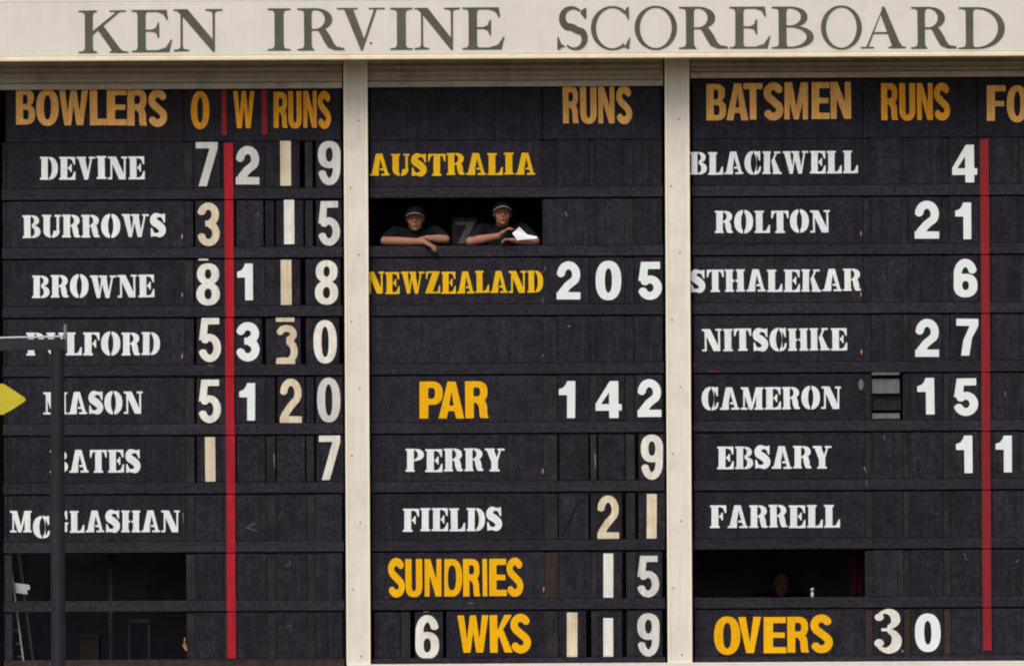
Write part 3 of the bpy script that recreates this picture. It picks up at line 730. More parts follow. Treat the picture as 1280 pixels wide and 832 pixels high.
nameboard(1, 2, "name board reading NEWZEALAND in yellow stencil below the two people", 'NEWZEALAND', (458.5, 678.8), (339, 366.4), m_='stencil_y')
nameboard(1, 3, "blank black name board between NEWZEALAND and PAR")
nameboard(1, 4, "name board reading PAR in bold yellow letters", fam='sans', m_='yellow', boxes=[('P',524.4,476.4,553.4,522.6),('A',548.4,476.4,580.2,522.4),('R',581.8,476.3,611,522.4)])
nameboard(1, 5, "white stencil name board directly under PAR, level with a single 9", 'PERRY', (507, 630.6), (560.4, 589), lat=(679, 589.2))
nameboard(1, 6, "white stencil name board directly above SUNDRIES, level with 2 1", 'FIELDS', (503.8, 628), (634.6, 663.4))
nameboard(1, 7, "name board reading SUNDRIES in bold yellow letters", fam='sans', m_='yellow', lat=(680, 736.5),
          boxes=[('S',485.6,696.6,506.4,746),('U',507.2,698,528.4,745.6),('N',531.2,698,552.2,744.8),('D',555.6,698,578,744.8),('R',579.4,698,600.8,744.8),('I',603.8,698,609.6,744.6),('E',612,697.8,633.8,744.4),('S',633.8,696.4,654.6,745.4)])
nameboard(1, 8, "name board reading WKS in bold yellow letters beside a 6", fam='sans', m_='yellow', u=(556, 690), boxes=[('W',572.8,768.4,611.4,815),('K',613,768.2,641,815),('S',638.8,766.6,664.2,816)])
nameboard(2, 0, "first white stencil name board under BATSMEN, level with 4, start behind the post", 'BLACKWELL', (862, 1072), (190, 218.2))
nameboard(2, 1, "second white stencil name board under BATSMEN, level with 2 1", 'ROLTON', (893.4, 1037.4), (263.6, 291.4), lat=(1076, 292.5, .9))
nameboard(2, 2, "third white stencil name board under BATSMEN, level with 6, filling its board", 'STHALEKAR', (862.4, 1075.8), (337.2, 365), lat=(1076.2, 368.6, .9))
nameboard(2, 3, "fourth white stencil name board under BATSMEN, level with 2 7", 'NITSCHKE', (877.8, 1059), (411.2, 439), lat=(1077, 440.5))
e = nameboard(2, 4, "fifth white stencil name board under BATSMEN, level with 1 5 and the half-open plate", 'CAMERON', (877, 1051), (483.8, 511.8))
u, v = lev(1076.4, 481); ngon("worn_patch", u, v, 3.4, -e.location.y+.002, .0015, M['scratch'], e, 12, 7)
nameboard(2, 5, "sixth white stencil name board under BATSMEN, level with a pair of ones", 'EBSARY', (896.6, 1039.4), (557.6, 585.8))
nameboard(2, 6, "lowest white stencil name board under BATSMEN, above the dark opening", 'FARRELL', (887.8, 1050.2), (631.4, 659.8))
nameboard(2, 8, "name board reading OVERS in bold yellow letters", fam='sans', m_='yellow',
          boxes=[('O',893,770,925.8,818),('V',923.8,771,952.2,816),('E',955,771,983.4,816),('R',984.8,770.8,1011.8,815.4),('S',1013.8,768,1041.6,816.2)])
# left strips beside the name boards
for k in range(9):
    if not (k in (7, 8)): pbox("edge_strip", 4.2, line(k)+1.0, 7.9, line(k+1)-15.0, -.006, -.035, M['board'], sb)
    else: pbox("edge_strip", 4.2, line(k)+1.2, 13.5, (line(k+1)-15.0) if k < 8 else 821, -.004, -.035, M['rail'], sb)

# ---------------- number plates
PG = "number plates showing digits"
BAYN = ["bowling", "middle", "batting"]
used = set()
def plate(b, k, col, c, fam, m_, x0, y0, x1, y1, label, narrow=True, name="number_plate"):
    a, z = CELLS[b][col] if col is not None else (None, None)
    top, bot = line(k)+1.0, (line(k+1)-15.0) if k < 8 else 821.0
    mid = (x0+x1)/2; um = lev(mid, (y0+y1)/2)[0]
    if narrow:
        w = 17.5; a2, z2 = max(a-2 if b else a-1.5, um-w), min(z+1.5, um+w); fr = -random.uniform(.009, .013)
        if a-.2 <= um-16.8 and a2 < um-16.5: a2 = um-16.5
    else: a2, z2, fr = a+.3, z-.3, -random.uniform(.005, .008)
    if um-a2 < (x1-x0)/2+1: a2 = um-(x1-x0)/2-1.2
    if z2-um < (x1-x0)/2+1: z2 = um+(x1-x0)/2+1.2
    e = empty(name, (cx((a2+z2)/2, fr), -fr, cz(bot, fr)), label, "number plate", PG)
    pbox("panel", a2, top, z2, bot, fr, fr-.012, M['tile'], e, .0012)
    dyy = (mid-640)*.004; y1 = min(y1, bot-.3-dyy); y0 = max(y0, top-.6-dyy)
    letters(fam, [(c, x0, y0, x1, y1)], M[m_], fr, e, name="digit", jit=.5)
    e.rotation_euler = (0, R(random.uniform(-.3, .3)), 0)
    used.add((b, k, col)); return e
P = plate
P(0,0,0,'7','T','greyw',244.4,177.2,271.8,232.2,"greyed white 7 in the O column, top bowling row")
P(0,0,1,'2','H','greyw',294.4,182,323.8,230,"bold white 2 in the W column, top bowling row",False)
P(0,0,2,'I','T','creamd',350,175.4,363.4,231.8,"yellowed bar 1 in the RUNS tens column, top bowling row")
P(0,0,3,'9','T','greyw',397,176,425.4,231.2,"greyed white 9 at the end of the top bowling row")
P(0,1,0,'3','T','creamd',247,252.8,274.6,307.2,"yellowed 3 in the O column, second bowling row")
P(0,1,2,'I','T','oldw',355,248.4,367.8,304.8,"off-white bar 1 in the second bowling row")
P(0,1,3,'5','T','greyw',398,251.2,424.9,307.6,"greyed white 5 at the end of the second bowling row")
e = P(0,2,0,'8','T','oldw',245.3,328.5,274.5,383.6,"old white 8 in the O column, under a short pale dash")
u, v = lev(248, 322.4); pbox("dash", u, v+.5, u+12, v+2.6, .007, .0045, M['greyw'], e)
P(0,2,1,'1','H','white',296.5,329,316,374.8,"bright white 1 in the W column, third bowling row",False)
P(0,2,2,'I','T','creamd',351,324.4,364.4,381.6,"yellowed bar 1 in the third bowling row")
P(0,2,3,'8','T','oldw',393.4,324.8,422.2,380.2,"old white 8 at the end of the third bowling row")
P(0,3,0,'5','T','oldw',248.5,396.6,276.2,451.8,"old white 5 in the O column, fourth bowling row, beside bold 3")
P(0,3,1,'3','H','white',295.4,402,324.5,451,"bold white 3 in the W column")
P(0,3,2,'3','X','creamd',344.7,396,372,456.2,"yellowed 3 with a bar over it in the fourth bowling row")
P(0,3,3,'0','T','oldw',392,399.8,421.2,456.2,"worn white 0 at the end of the fourth bowling row")
P(0,4,0,'5','T','oldw',248.5,473.8,276.4,529.9,"old white 5 in the O column, fifth bowling row, beside bold 1")
P(0,4,1,'1','H','white',299,478,318.8,524.8,"bright white 1 in the W column, fifth bowling row",False)
P(0,4,2,'2','T','creamd',349.8,472.5,377.2,527.8,"yellowed 2 in the RUNS tens column, fifth bowling row")
P(0,4,3,'0','T','greyw',396.8,471.6,425.8,528,"worn white 0 at the end of the fifth bowling row")
P(0,5,0,'I','T','creamd',256.8,545.4,269.6,601,"brown-stained cream bar 1 in the O column, sixth bowling row")
P(0,5,3,'7','T','oldw',399,543.8,425.6,599.2,"old white 7 at the end of the sixth bowling row")
P(1,2,0,'2','H','white',695.6,326.6,725.2,374.2,"bold white 2 starting the NEWZEALAND total",False)
P(1,2,1,'0','H','white',744.2,326,776.2,375.2,"bold white 0 in the middle of the NEWZEALAND total",False)
P(1,2,2,'5','H','white',798,327.5,827.4,375,"bold white 5 ending the NEWZEALAND total",False)
P(1,4,0,'1','H','white',698.4,476,718.9,522.2,"bold white 1 starting the PAR score",False)
P(1,4,1,'4','H','white',744.7,476.3,777.2,522.4,"bold white 4 in the PAR score",False)
P(1,4,2,'2','H','white',797,474,826.8,521.2,"bold white 2 ending the PAR score",False)
P(1,5,2,'9','T','oldw',801,543,828.8,599.4,"old white 9, alone in the row under PAR")
P(1,6,1,'2','T','creamd',747,619,774.2,674,"cream 2 with a brown foot in the row above SUNDRIES")
P(1,6,2,'I','T','creamd',808.4,617.2,820.8,674.2,"cream bar 1 ending the row above SUNDRIES")
P(1,7,1,'I','T','oldw',754.4,691.4,766.8,748.2,"cream bar 1 in the SUNDRIES row")
P(1,7,2,'5','T','greyw',797,694.4,824.4,749,"white 5 ending the SUNDRIES row")
P(1,8,0,'I','T','creamd',709,765,722.2,821,"streaked cream bar 1, first of the WKS score")
P(1,8,1,'I','T','oldw',754.6,772,767,821,"shorter cream bar 1, second of the WKS score")
P(1,8,2,'9','T','greyw',797,766,824.9,821,"white 9 ending the WKS score")
P(2,0,2,'4','H','white',1190,182,1221.2,229,"bold white 4 in the top batting row",False)
P(2,1,1,'2','H','white',1143,251.6,1173.6,298.9,"bold white 2 in the second batting row, just left of a 1",False)
P(2,1,2,'1','H','white',1194,254,1213.9,299.8,"bold white 1 in the second batting row, just right of a 2",False)
P(2,2,2,'6','H','white',1192,324.4,1221.8,372.4,"bold white 6, alone in the third batting row",False)
P(2,3,1,'2','H','white',1144,399,1173.6,446.4,"bold white 2 in the fourth batting row, beside a 7",False)
P(2,3,2,'7','H','white',1195,399,1222.4,445,"bold white 7 in the fourth batting row",False)
P(2,4,1,'1','H','white',1147,473,1168.2,518.6,"bold white 1 beside the 5 in the fifth batting row",False)
P(2,4,2,'5','H','white',1192.8,473.5,1222.9,520.4,"bold white 5 in the fifth batting row",False)
P(2,5,2,'1','H','white',1195.4,545,1215.8,591.8,"bold white 1 just left of the right-hand red stripe",False)
P(2,5,3,'1','H','white',1244.7,545,1264.9,590.8,"bold white 1 just right of the right-hand red stripe",False)
P(2,8,0,'S','X','oldw',1093.4,761,1127.6,816.8,"cream ball-ended serif 3 after OVERS",False)
P(2,8,1,'0','H','white',1144.4,767,1176.5,815,"bold white 0 after the serif 3, OVERS row",False)
# wickets digit 6
fr = -.010
e = empty("number_plate", (cx(534, fr), -fr, cz(821, fr)), "old white 6 beside the yellow WKS letters", "number plate", PG)
pbox("panel", 516.5, line(8)+1.4, 551.5, 821, fr, fr-.012, M['tile'], e, .0012)
letters('T', [('6', 519.4, 767.8, 549.2, 822.6)], M['oldw'], fr, e, name="digit")
pbox("blank_panel", 466, line(8)+1.4, 498, 821, -.008, -.02, M['tile'], sb, .001)
pbox("mullion", 499, line(8)+1.4, 511, 821, -.003, -.03, M['mullion'], sb, .001)

# blank tiles in the empty cells
OPENPLATE = (2, 4, 0)
for b in range(3):
    for k in range(9):
        for i, (a, z) in enumerate(CELLS[b]):
            if (b, k, i) in used or (b, k, i) == OPENPLATE: continue
            top, bot = line(k)+1.0, (line(k+1)-15.0) if k < 8 else 821.0
            fr = -random.uniform(.004, .0065)
            a2, z2 = a+.15, z-.15
            if (b, k) in ((0, 5), (1, 5), (1, 6), (0, 1)): a2 += random.uniform(.5, 3.2); z2 -= random.uniform(.5, 2.8); fr -= .004
            pbox("blank_panel", a2, top, z2, bot, fr, fr-.012, M['tile'], sb, .0012)
# crossed battens behind the loose blanks of the PERRY / FIELDS rows
for (xa, ya, xb, yb) in ((700, 548, 724, 592), (702, 668, 724, 622), (352, 548, 372, 578)):
    ua, va = lev(xa, ya); ub, vb = lev(xb, yb)
    dx, dz = cx(ub)-cx(ua), cz(vb)-cz(va); L = math.hypot(dx, dz); nx, nz = -dz/L*.006, dx/L*.006; f = -.0005
    X0, Z0, X1, Z1 = cx(ua), cz(va), cx(ub), cz(vb)
    V = [(X0+nx, f, Z0+nz), (X0-nx, f, Z0-nz), (X1-nx, f, Z1-nz), (X1+nx, f, Z1+nz)]
    V += [(x, .007, z) for (x, y, z) in V]
    meshobj("batten", V, [(0,1,2,3),(0,4,5,1),(1,5,6,2),(2,6,7,3),(3,7,4,0)], M['mullion'], sb)
# half-open plate: tilted grey metal louvres in the fifth batting row
e = empty("half_open_plate", (cx(1107), .0, cz(523)), "half-open cell with tilted bare grey metal plates beside the digits 1 5", "louvre plate")
def tilt_plate(u0, v0, u1, v1, dy0, dy1):
    V = [(cx(u0), dy0, cz(v0)), (cx(u1), dy0, cz(v0)), (cx(u1), dy1, cz(v1)), (cx(u0), dy1, cz(v1))]
    V += [(x, y+.006, z) for x, y, z in V]
    meshobj("louvre", V, [(0,3,2,1),(4,5,6,7),(0,1,5,4),(1,2,6,5),(2,3,7,6),(3,0,4,7)], M['greyplate'], e)
uo, vo = lev(1107, 495); dxu = uo-1107; dv = vo-495
tilt_plate(1090+dxu, 465.6+dv, 1124.5+dxu, 469.2+dv, .000, -.004)
tilt_plate(1090.3+dxu, 473.8+dv, 1124.7+dxu, 492+dv, .030, .004)
tilt_plate(1090.3+dxu, 516.8+dv, 1124.7+dxu, 523.6+dv, .026, .010)
pbox("inner_plate", 1089+dxu, 494+dv, 1126+dxu, 513+dv, -.05, -.058, M['tile'], e)

# scuffs and chalk scratches the picture shows
def scratch(pts, w=.9, front=.0006, m_='scratch'):
    f = front
    for (xa, ya), (xb, yb) in zip(pts, pts[1:]):
        ua, va = lev(xa, ya); ub, vb = lev(xb, yb); X0, Z0, X1, Z1 = cx(ua), cz(va), cx(ub), cz(vb)
        L = math.hypot(X1-X0, Z1-Z0)+1e-9; nx, nz = -(Z1-Z0)/L*w*S/2, (X1-X0)/L*w*S/2
        V = [(X0+nx, -f, Z0+nz), (X0-nx, -f, Z0-nz), (X1-nx*.4, -f, Z1-nz*.4), (X1+nx*.4, -f, Z1+nz*.4)]
        V += [(x, y+.0006, z) for x, y, z in V]
        meshobj("scuff_mark", V, [(0,1,2,3),(0,4,5,1),(1,5,6,2),(2,6,7,3),(3,7,4,0)], M[m_], sb)
F2 = -.0035
scratch([(319,653),(308,658.5),(323,663)], 1.2, F2); scratch([(362,699),(364,704),(360,707),(357,704)], 1.1, F2)
scratch([(359,783),(364,780),(365,786),(361,788)], .9, F2); scratch([(706,265),(709,271)], 2.0, F2); scratch([(782,275),(785,279)], 2.4, F2)
scratch([(710,408),(713,407)], 2.6, F2); scratch([(1256.5,490),(1256.8,497)], 1.8, F2); scratch([(1206,692),(1207,698),(1211,701)], 1.2, F2)
scratch([(1271,703),(1273,700)], 1.5, F2); scratch([(321,268),(324,267)], 1.6, F2); scratch([(816,235),(821,240)], 1.5, F2)
scratch([(676,366),(679,374),(677,381)], 1.6, F2); scratch([(682,334),(679,341)], 1.4, F2); scratch([(678,443),(679,445)], 2.4, F2)
scratch([(1080,584),(1083,590)], 2.0, F2); scratch([(1083,600),(1084,608)], 1.5, .006); scratch([(586,753),(593,753)], 2.2, .0065); scratch([(530,764),(538,764)], 1.2, .0065)
scratch([(260,456),(267,456)], 1.8, .0065); scratch([(410,603),(416,603)], 1.0, .0065); scratch([(886,464),(899,464.5)], 1.8, .0065, 'red2')
scratch([(695,638),(695,655)], 1.6, F2); scratch([(342.5,566),(343.5,584)], 2.2, F2); scratch([(744,568),(744.5,585)], 2.4, F2); scratch([(229,640),(229.3,652)], 1.6, F2)
scratch([(1128.6,812),(1129,816)], 3.4, F2); scratch([(1105,545),(1106,551)], 1.4, F2)
scratch([(231.5,796),(230.5,806)], 2.0, F2, 'brass'); scratch([(230.5,804),(233.5,812)], 5.0, F2, 'brass')

# ================================================================== FASCIA SIGN
fs = empty("fascia_sign", (0, -FA, cz(73.5, FA)), "long cream fascia sign reading KEN IRVINE SCOREBOARD in olive serif letters", "sign")
pbox("panel", -75, 0.3, 1400, 67.5, FA, FA-.05, M['fascia'], fs, .004)
pbox("lower_lip", -75, 67.8, 1400, 73.6, FA+.014, FA-.06, M['lip'], fs, .006)
pbox("upper_trim", -75, -6, 1400, 0.0, FA-.01, FA-.06, M['fascia'], fs, .003)
rb = [('K',97.5,12.5,160,65.6),('E',164,12,214.6,64.6),('N',216.2,11.2,277.6,64.4),('I',333.8,10.4,362.8,62.8),('R',371,10.2,429.6,62.6),('V',420.5,9.8,480.5,63),('I',487,9.8,515.2,62),
      ('N',517.5,9.8,574.5,62.6),('E',577.5,9.4,630,61.8),('S',696,8,734,63),('C',738,8,787,63),('O',792.6,7.6,845.6,62.8),('R',848,9,909,61.4),('E',911,9,962.4,61.2),
      ('B',964,9,1016.4,61.2),('O',1025.5,7.6,1076.6,62.8),('A',1075,8.6,1131.4,61),('R',1138,9.6,1195,61.6),('D',1197.5,10,1255.2,62)]
for c, x0, y0, x1, y1 in rb:
    xm = (x0+x1)/2; u0, _ = lev(x0, 36); u1, _ = lev(x1, 36); v0 = lev(xm, y0)[1]; v1 = lev(xm, y1)[1]
    put_glyph("letter", 'roman', c, u0, v0, u1, v1, FA, M['olive'], fs)
u, v = lev(463, 54); ngon("dirt_spot", u, v, 1.6, FA+.002, .002, M['olive'], fs, 8)
# soffit and roof behind the fascia
rt = empty("roof", (0, 0, cz(38)), "dark roof edge and soffit behind the cream fascia", "roof")
box("soffit", cx(-70), cx(1395), -FA+.055, -.08, cz(39, .3), cz(36, .3), M['shutter'], rt)
box("roof_sheet", cx(-75), cx(1400), -FA+.06, RB+.3, cz(8), cz(-2), M['roofm'], rt)
box("ridge_board", cx(-75), cx(1400), -FA+.35, -FA+.40, cz(-2)+.004, cz(-90), M['roofm'], rt)

# ================================================================== THINGS BEHIND THE OPENINGS
def limb_bm(bm, pts, rad, seg=12):
    import bmesh
    from mathutils import Matrix
    for p, r in zip(pts, rad):
        bmesh.ops.create_uvsphere(bm, u_segments=seg, v_segments=8, radius=r, matrix=Matrix.Translation(p))
    for (a, ra), (b, rb_) in zip(zip(pts, rad), list(zip(pts, rad))[1:]):
        a, b = Vector(a), Vector(b); L = (b-a).length
        if L < 1e-5: continue
        q = (b-a).to_track_quat('Z', 'Y').to_matrix().to_4x4()
        bmesh.ops.create_cone(bm, cap_ends=True, segments=seg, radius1=ra, radius2=rb_, depth=L, matrix=Matrix.Translation((a+b)/2) @ q)
def ell_bm(bm, c, r, rot=None):
    import bmesh
    from mathutils import Matrix
    m_ = Matrix.Translation(c)
    if rot: m_ = m_ @ rot.to_4x4()
    m_ = m_ @ Matrix.Diagonal((r[0], r[1], r[2], 1))
    bmesh.ops.create_uvsphere(bm, u_segments=20, v_segments=14, radius=1.0, matrix=m_)
def fuse(name, bm, m_, parent, voxel=.005, smooth=4):
    """melt overlapping volumes into ONE continuous skin"""
    me = bpy.data.meshes.new(name); bm.to_mesh(me); bm.free()
    o = bpy.data.objects.new(name, me); COL.objects.link(o)
    r = o.modifiers.new("r", 'REMESH'); r.mode = 'VOXEL'; r.voxel_size = voxel
    s = o.modifiers.new("s", 'SMOOTH'); s.iterations = smooth; s.factor = .5
    dg = bpy.context.evaluated_depsgraph_get(); nm = bpy.data.meshes.new_from_object(o.evaluated_get(dg))
    o.modifiers.clear(); o.data = nm; nm.materials.clear(); nm.materials.append(m_)
    nm.polygons.foreach_set("use_smooth", [True]*len(nm.polygons)); o.name = name
    if parent: o.parent = parent
    return o
import bmesh
from mathutils import Matrix, Euler
def person(loc, label, head, turn, armL, armR, handL, handR, shoulders, trim, group=None, dim=False, hair=False):
    """loc: sill point below the head. All joints relative to it. x right, y into the room, z up."""
    e = empty("person", loc, label, "person", group)
    hx, hy, hz = head; rot = Euler(turn).to_matrix()
    H = lambda x, y, z: Vector(head)+rot @ Vector((x, y, z))
    shx, shy, shz = shoulders
    bm = bmesh.new()
    ell_bm(bm, H(0,.012,.035), (.073,.092,.085), rot); ell_bm(bm, H(0,-.018,-.035), (.059,.068,.072), rot)
    ell_bm(bm, H(0,-.058,-.082), (.026,.022,.022), rot)                 # chin
    ell_bm(bm, H(0,-.098,-.018), (.0125,.018,.014), rot); limb_bm(bm, [H(0,-.078,.022), H(0,-.096,-.012)], [.008,.010], 8)   # nose
    for s_ in (-1, 1):
        ell_bm(bm, H(s_*.072,.018,-.005), (.007,.014,.027), rot)           # ears
        ell_bm(bm, H(s_*.036,-.056,-.024), (.024,.022,.028), rot)           # cheeks
        ell_bm(bm, H(s_*.030,-.068,.028), (.026,.014,.011), rot)            # brow
    ell_bm(bm, H(0,-.082,-.052), (.024,.012,.012), rot)
    ch = Vector((hx*.6, shy+.02, shz-.10))
    limb_bm(bm, [H(0,.03,-.05), Vector((hx*.8,(hy+shy)/2+.03,shz+.02)), ch], [.052,.055,.10])
    limb_bm(bm, [ch, ch+Vector((0,.08,-.25)), ch+Vector((0,.15,-.45))], [.115,.13,.125])
    for sx, arm, hand in ((-1, armL, handL), (1, armR, handR)):
        sh = Vector((ch.x+sx*shx, shy, shz)); el, wr = Vector(arm[0]), Vector(arm[1])
        limb_bm(bm, [ch+Vector((sx*.05,0,.04)), sh, sh*.45+el*.55, el], [.07,.052,.044,.038])
        limb_bm(bm, [el, el*.65+wr*.35, wr], [.038,.040,.026])
        # palm, four bent fingers and a thumb leaving the side of the palm
        fd, up, side = [Vector(v).normalized() for v in hand]
        palm = wr+fd*.045
        rotp = Matrix((side, fd, up)).transposed()
        ell_bm(bm, palm, (.040,.052,.017), rotp); limb_bm(bm, [wr, palm], [.025,.02], 8)
        for i in range(4):
            b0 = palm+fd*.036+side*(-.030+.020*i); ln = (.062,.072,.068,.052)[i]
            p1 = b0+fd*ln*.42; p2 = p1+(fd*.75-up*.65)*ln*.36; p3 = p2+(fd*.45-up*.9)*ln*.3
            limb_bm(bm, [b0-fd*.02, p1, p2, p3], [.0098,.0092,.0086,.0078], 8)
        t0 = wr+fd*.02-side*.026; t1 = t0+(fd*.55-side*.7)*.032; t2 = t1+(fd*.9-side*.15-up*.2)*.028
        limb_bm(bm, [t0, t1, t2], [.013,.0105,.009], 8)
    body = fuse("body", bm, M['skin'], e, .0042, 3)
    # shirt: torso and short sleeves, opened at the neck by a collar
    bm = bmesh.new()
    limb_bm(bm, [ch+Vector((0,.0,.0)), ch+Vector((0,.08,-.25)), ch+Vector((0,.15,-.47))], [.14,.15,.145])
    for sx, arm in ((-1, armL), (1, armR)):
        sh = Vector((ch.x+sx*shx, shy, shz)); el = Vector(arm[0])
        limb_bm(bm, [ch+Vector((sx*.05,0,.05)), sh+Vector((0,0,.004)), sh*.5+el*.5, sh*.22+el*.78], [.082,.058,.056,.054])
    shirt = fuse("shirt", bm, M['shirt'], e, .006, 3)
    bm = bmesh.new()
    nk = Vector((hx*.8,(hy+shy)/2+.03,shz+.03))
    bmesh.ops.create_cone(bm, cap_ends=False, segments=20, radius1=.082, radius2=.064, depth=.045, matrix=Matrix.Translation(nk) @ Euler((R(18),0,0)).to_matrix().to_4x4())
    me = bpy.data.meshes.new("collar"); bm.to_mesh(me); bm.free(); me.materials.append(M['shirt'])
    co = link(bpy.data.objects.new("collar", me), e); so = co.modifiers.new("s", 'SOLIDIFY'); so.thickness = .005
    # eyes and mouth
    for s_ in (-1, 1):
        bm = bmesh.new(); ell_bm(bm, H(s_*.030,-.0765,.010), (.0095,.005,.0035), rot)
        me = bpy.data.meshes.new("eye"); bm.to_mesh(me); bm.free(); me.materials.append(M['eye']); link(bpy.data.objects.new("eye", me), e)
    bm = bmesh.new(); ell_bm(bm, H(0,-.0915,-.052), (.018,.0045,.0034), rot)
    me = bpy.data.meshes.new("mouth"); bm.to_mesh(me); bm.free(); me.materials.append(M['lips']); link(bpy.data.objects.new("mouth", me), e)
    # hair at the sides and back, under the cap
    bm = bmesh.new(); ell_bm(bm, H(0,.030,.030 if not hair else .042), (.079,.086,.086) if not hair else (.083,.094,.090), rot); hr_ = fuse("hair", bm, M['hair'], e, .008, 1)
    if hair: return e
    # cap: crown, button, curved brim with pale edging
    V = []; F = []; n = 24; rings = 8
    for j in range(rings+1):
        t = j/rings*math.pi/2
        for i in range(n):
            a = 2*math.pi*i/n
            V.append(H(.082*math.cos(t)*math.cos(a), .012+.100*math.cos(t)*math.sin(a), .052+.076*math.sin(t)))
    for j in range(rings):
        for i in range(n): F.append((j*n+i, j*n+(i+1) % n, (j+1)*n+(i+1) % n, (j+1)*n+i))
    cap_ = meshobj("cap", V, F, M['cap'], e, off=(0,0,0), smooth=True)
    so = cap_.modifiers.new("s", 'SOLIDIFY'); so.thickness = .004
    V = []; F = []; n = 16
    for i in range(n+1):
        a = R(180+180*i/n); xx = math.cos(a)
        yi, yo = .010+.098*math.sin(a), .010+.098*math.sin(a)-.070*(max(0.0, math.sin(-a))**.6)
        zz = .070-.026*xx*xx
        V += [H(.081*xx, yi, zz), H(.083*xx, yo, zz-.010-.006*xx*xx), H(.083*xx, yo-.001, zz-.015-.006*xx*xx), H(.081*xx, yi, zz-.006)]
    for i in range(n):
        for q in range(4): F.append((4*i+q, 4*i+(q+1) % 4, 4*i+4+(q+1) % 4, 4*i+4+q))
    meshobj("brim", V, F, M['cap'], cap_, off=(0,0,0), smooth=False)
    V = []; F = []
    for i in range(n+1):
        a = R(180+180*i/n); xx = math.cos(a); yo = .010+.098*math.sin(a)-.070*(max(0.0, math.sin(-a))**.6)-.003; zz = .070-.026*xx*xx-.006*xx*xx
        V += [H(.084*xx, yo, zz-.010), H(.084*xx, yo, zz-.020)]
    for i in range(n): F.append((2*i, 2*i+1, 2*i+3, 2*i+2))
    tr = meshobj("brim_edging", V, F, trim, cap_, off=(0,0,0)); so = tr.modifiers.new("s", 'SOLIDIFY'); so.thickness = .003
    return e

def sill(px, py): X, Z = XZ(px, py); return (X, 0.0, Z)
x1, _, _ = sill(519, 307); zs = cz(line(2)-14.4)
person((x1, 0, zs), "person in dark cap and shirt leaning folded arms on sill, on the left", (0.0, .13, .243), (R(3), 0, R(-2)),
       armL=[(-.27, .07, .050), (.075, -.010, .036)], armR=[(.265, .085, .062), (.10, .045, .070)],
       handL=[(.80, -.45, -.42), (.30, -.25, .9), (-.4, -.8, -.1)], handR=[(-.95, -.1, -.1), (0, -.1, 1), (-.1, -1, 0)],
       shoulders=(.175, .23, .135), trim=M['brimtrim'])
x2, _, _ = sill(628, 307)
person((x2, 0, zs), "person in dark cap holding a white paper over the sill, on the right", (0.0, .12, .287), (R(0), 0, R(3)),
       armL=[(-.285, .06, .040), (-.035, -.005, .085)], armR=[(.29, .08, .040), (.13, -.015, .040)],
       handL=[(.75, -.1, .55), (-.5, -.35, .8), (-.1, -.95, -.1)], handR=[(-.95, -.15, .12), (0, -.2, 1), (-.1, -1, 0)],
       shoulders=(.175, .24, .155), trim=M['brimtrim'])
# folded paper held by the right-hand person
pts = [(640,291.5),(645,287.6),(648.8,283.4),(659,293.2),(671.5,295.8),(670.5,298.2),(646.5,300.2)]
f = .045
V = [(XZ(x, y, f)[0], -f+(.006*math.sin(i*2.1)), XZ(x, y, f)[1]) for i, (x, y) in enumerate(pts)]
V += [(a, b_+.0012, c_) for a, b_, c_ in V]; n = len(pts)
F = [tuple(range(n))[::-1], tuple(range(n, 2*n))]+[(i, (i+1) % n, (i+1) % n+n, i+n) for i in range(n)]
tag(meshobj("paper", V, F, M['paper'], None), "folded white sheet of paper in the right-hand person's hands", "paper")
# loose 7 plate standing in the room between them
def P3(px, py, y): X, Z = XZ(px, py, -y); return X, y, Z
f = -.30
e = empty("loose_number_plate", (XZ(580, 304, f)[0], -f, XZ(580, 306, f)[1]), "loose dark plate with a dim grey 7 leaning between the two people", "number plate")
u0, v0 = lev(565, 272); u1, v1 = lev(596, 306)
pbox("panel", u0, v0, u1, v1, f, f-.012, M['tile'], e)
letters('T', [('7', 568.5, 277.5, 592.5, 304)], M['greyplate'], f, e, name="digit")

# right-hand opening: somebody deep in the room, a small bottle on the sill, dark red cloth
zs2 = cz(line(8)-14.4)
X3, _, _ = sill(985, 748)
person((X3, 1.55, zs2-.03), "dim bareheaded person sitting back in the lower right opening", (.0, .02, .15), (R(10), 0, R(10)),
       armL=[(-.26, .02, -.20), (-.05, -.12, -.20)], armR=[(.26, .02, -.20), (.08, -.12, -.20)],
       handL=[(.9, -.3, -.1), (0, 0, 1), (0, -1, 0)], handR=[(-.9, -.3, -.1), (0, 0, 1), (0, -1, 0)],
       shoulders=(.18, .14, .03), trim=M['brimtrim'], hair=True)
def lathe(name, loc, prof, m_, parent=None, n=14):
    V = []; F = []
    for r, z in prof:
        for i in range(n): V.append((loc[0]+r*math.cos(2*math.pi*i/n), loc[1]+r*math.sin(2*math.pi*i/n), loc[2]+z))
    for j in range(len(prof)-1):
        for i in range(n): F.append((j*n+i, j*n+(i+1) % n, (j+1)*n+(i+1) % n, (j+1)*n+i))
    F += [tuple(range(n))[::-1], tuple((len(prof)-1)*n+i for i in range(n))]
    return meshobj(name, V, F, m_, parent, smooth=True)
XB, _, _ = sill(1016, 748)
e = empty("small_bottle", (XB, .015, zs2), "tiny pale bottle standing on the lower right sill", "bottle")
lathe("bottle_body", (XB, .015, zs2), [(.012,0),(.014,.004),(.014,.035),(.007,.045),(.007,.050)], M['bottle'], e)
lathe("bottle_cap", (XB, .015, zs2+.051), [(.012,0),(.0165,.006),(.0165,.022),(.010,.030)], M['alu'], e)
V = []; F = []
for j in range(13):
    for i in range(9):
        q = i/8; t = j/12; u_ = 1062+13*q
        V.append((cx(u_, -.35), .35+.02*math.sin(q*9+t*2), cz(line(7)+2+56*t, -.35)))
for j in range(12):
    for i in range(8): a = j*9+i; F.append((a, a+1, a+10, a+9))
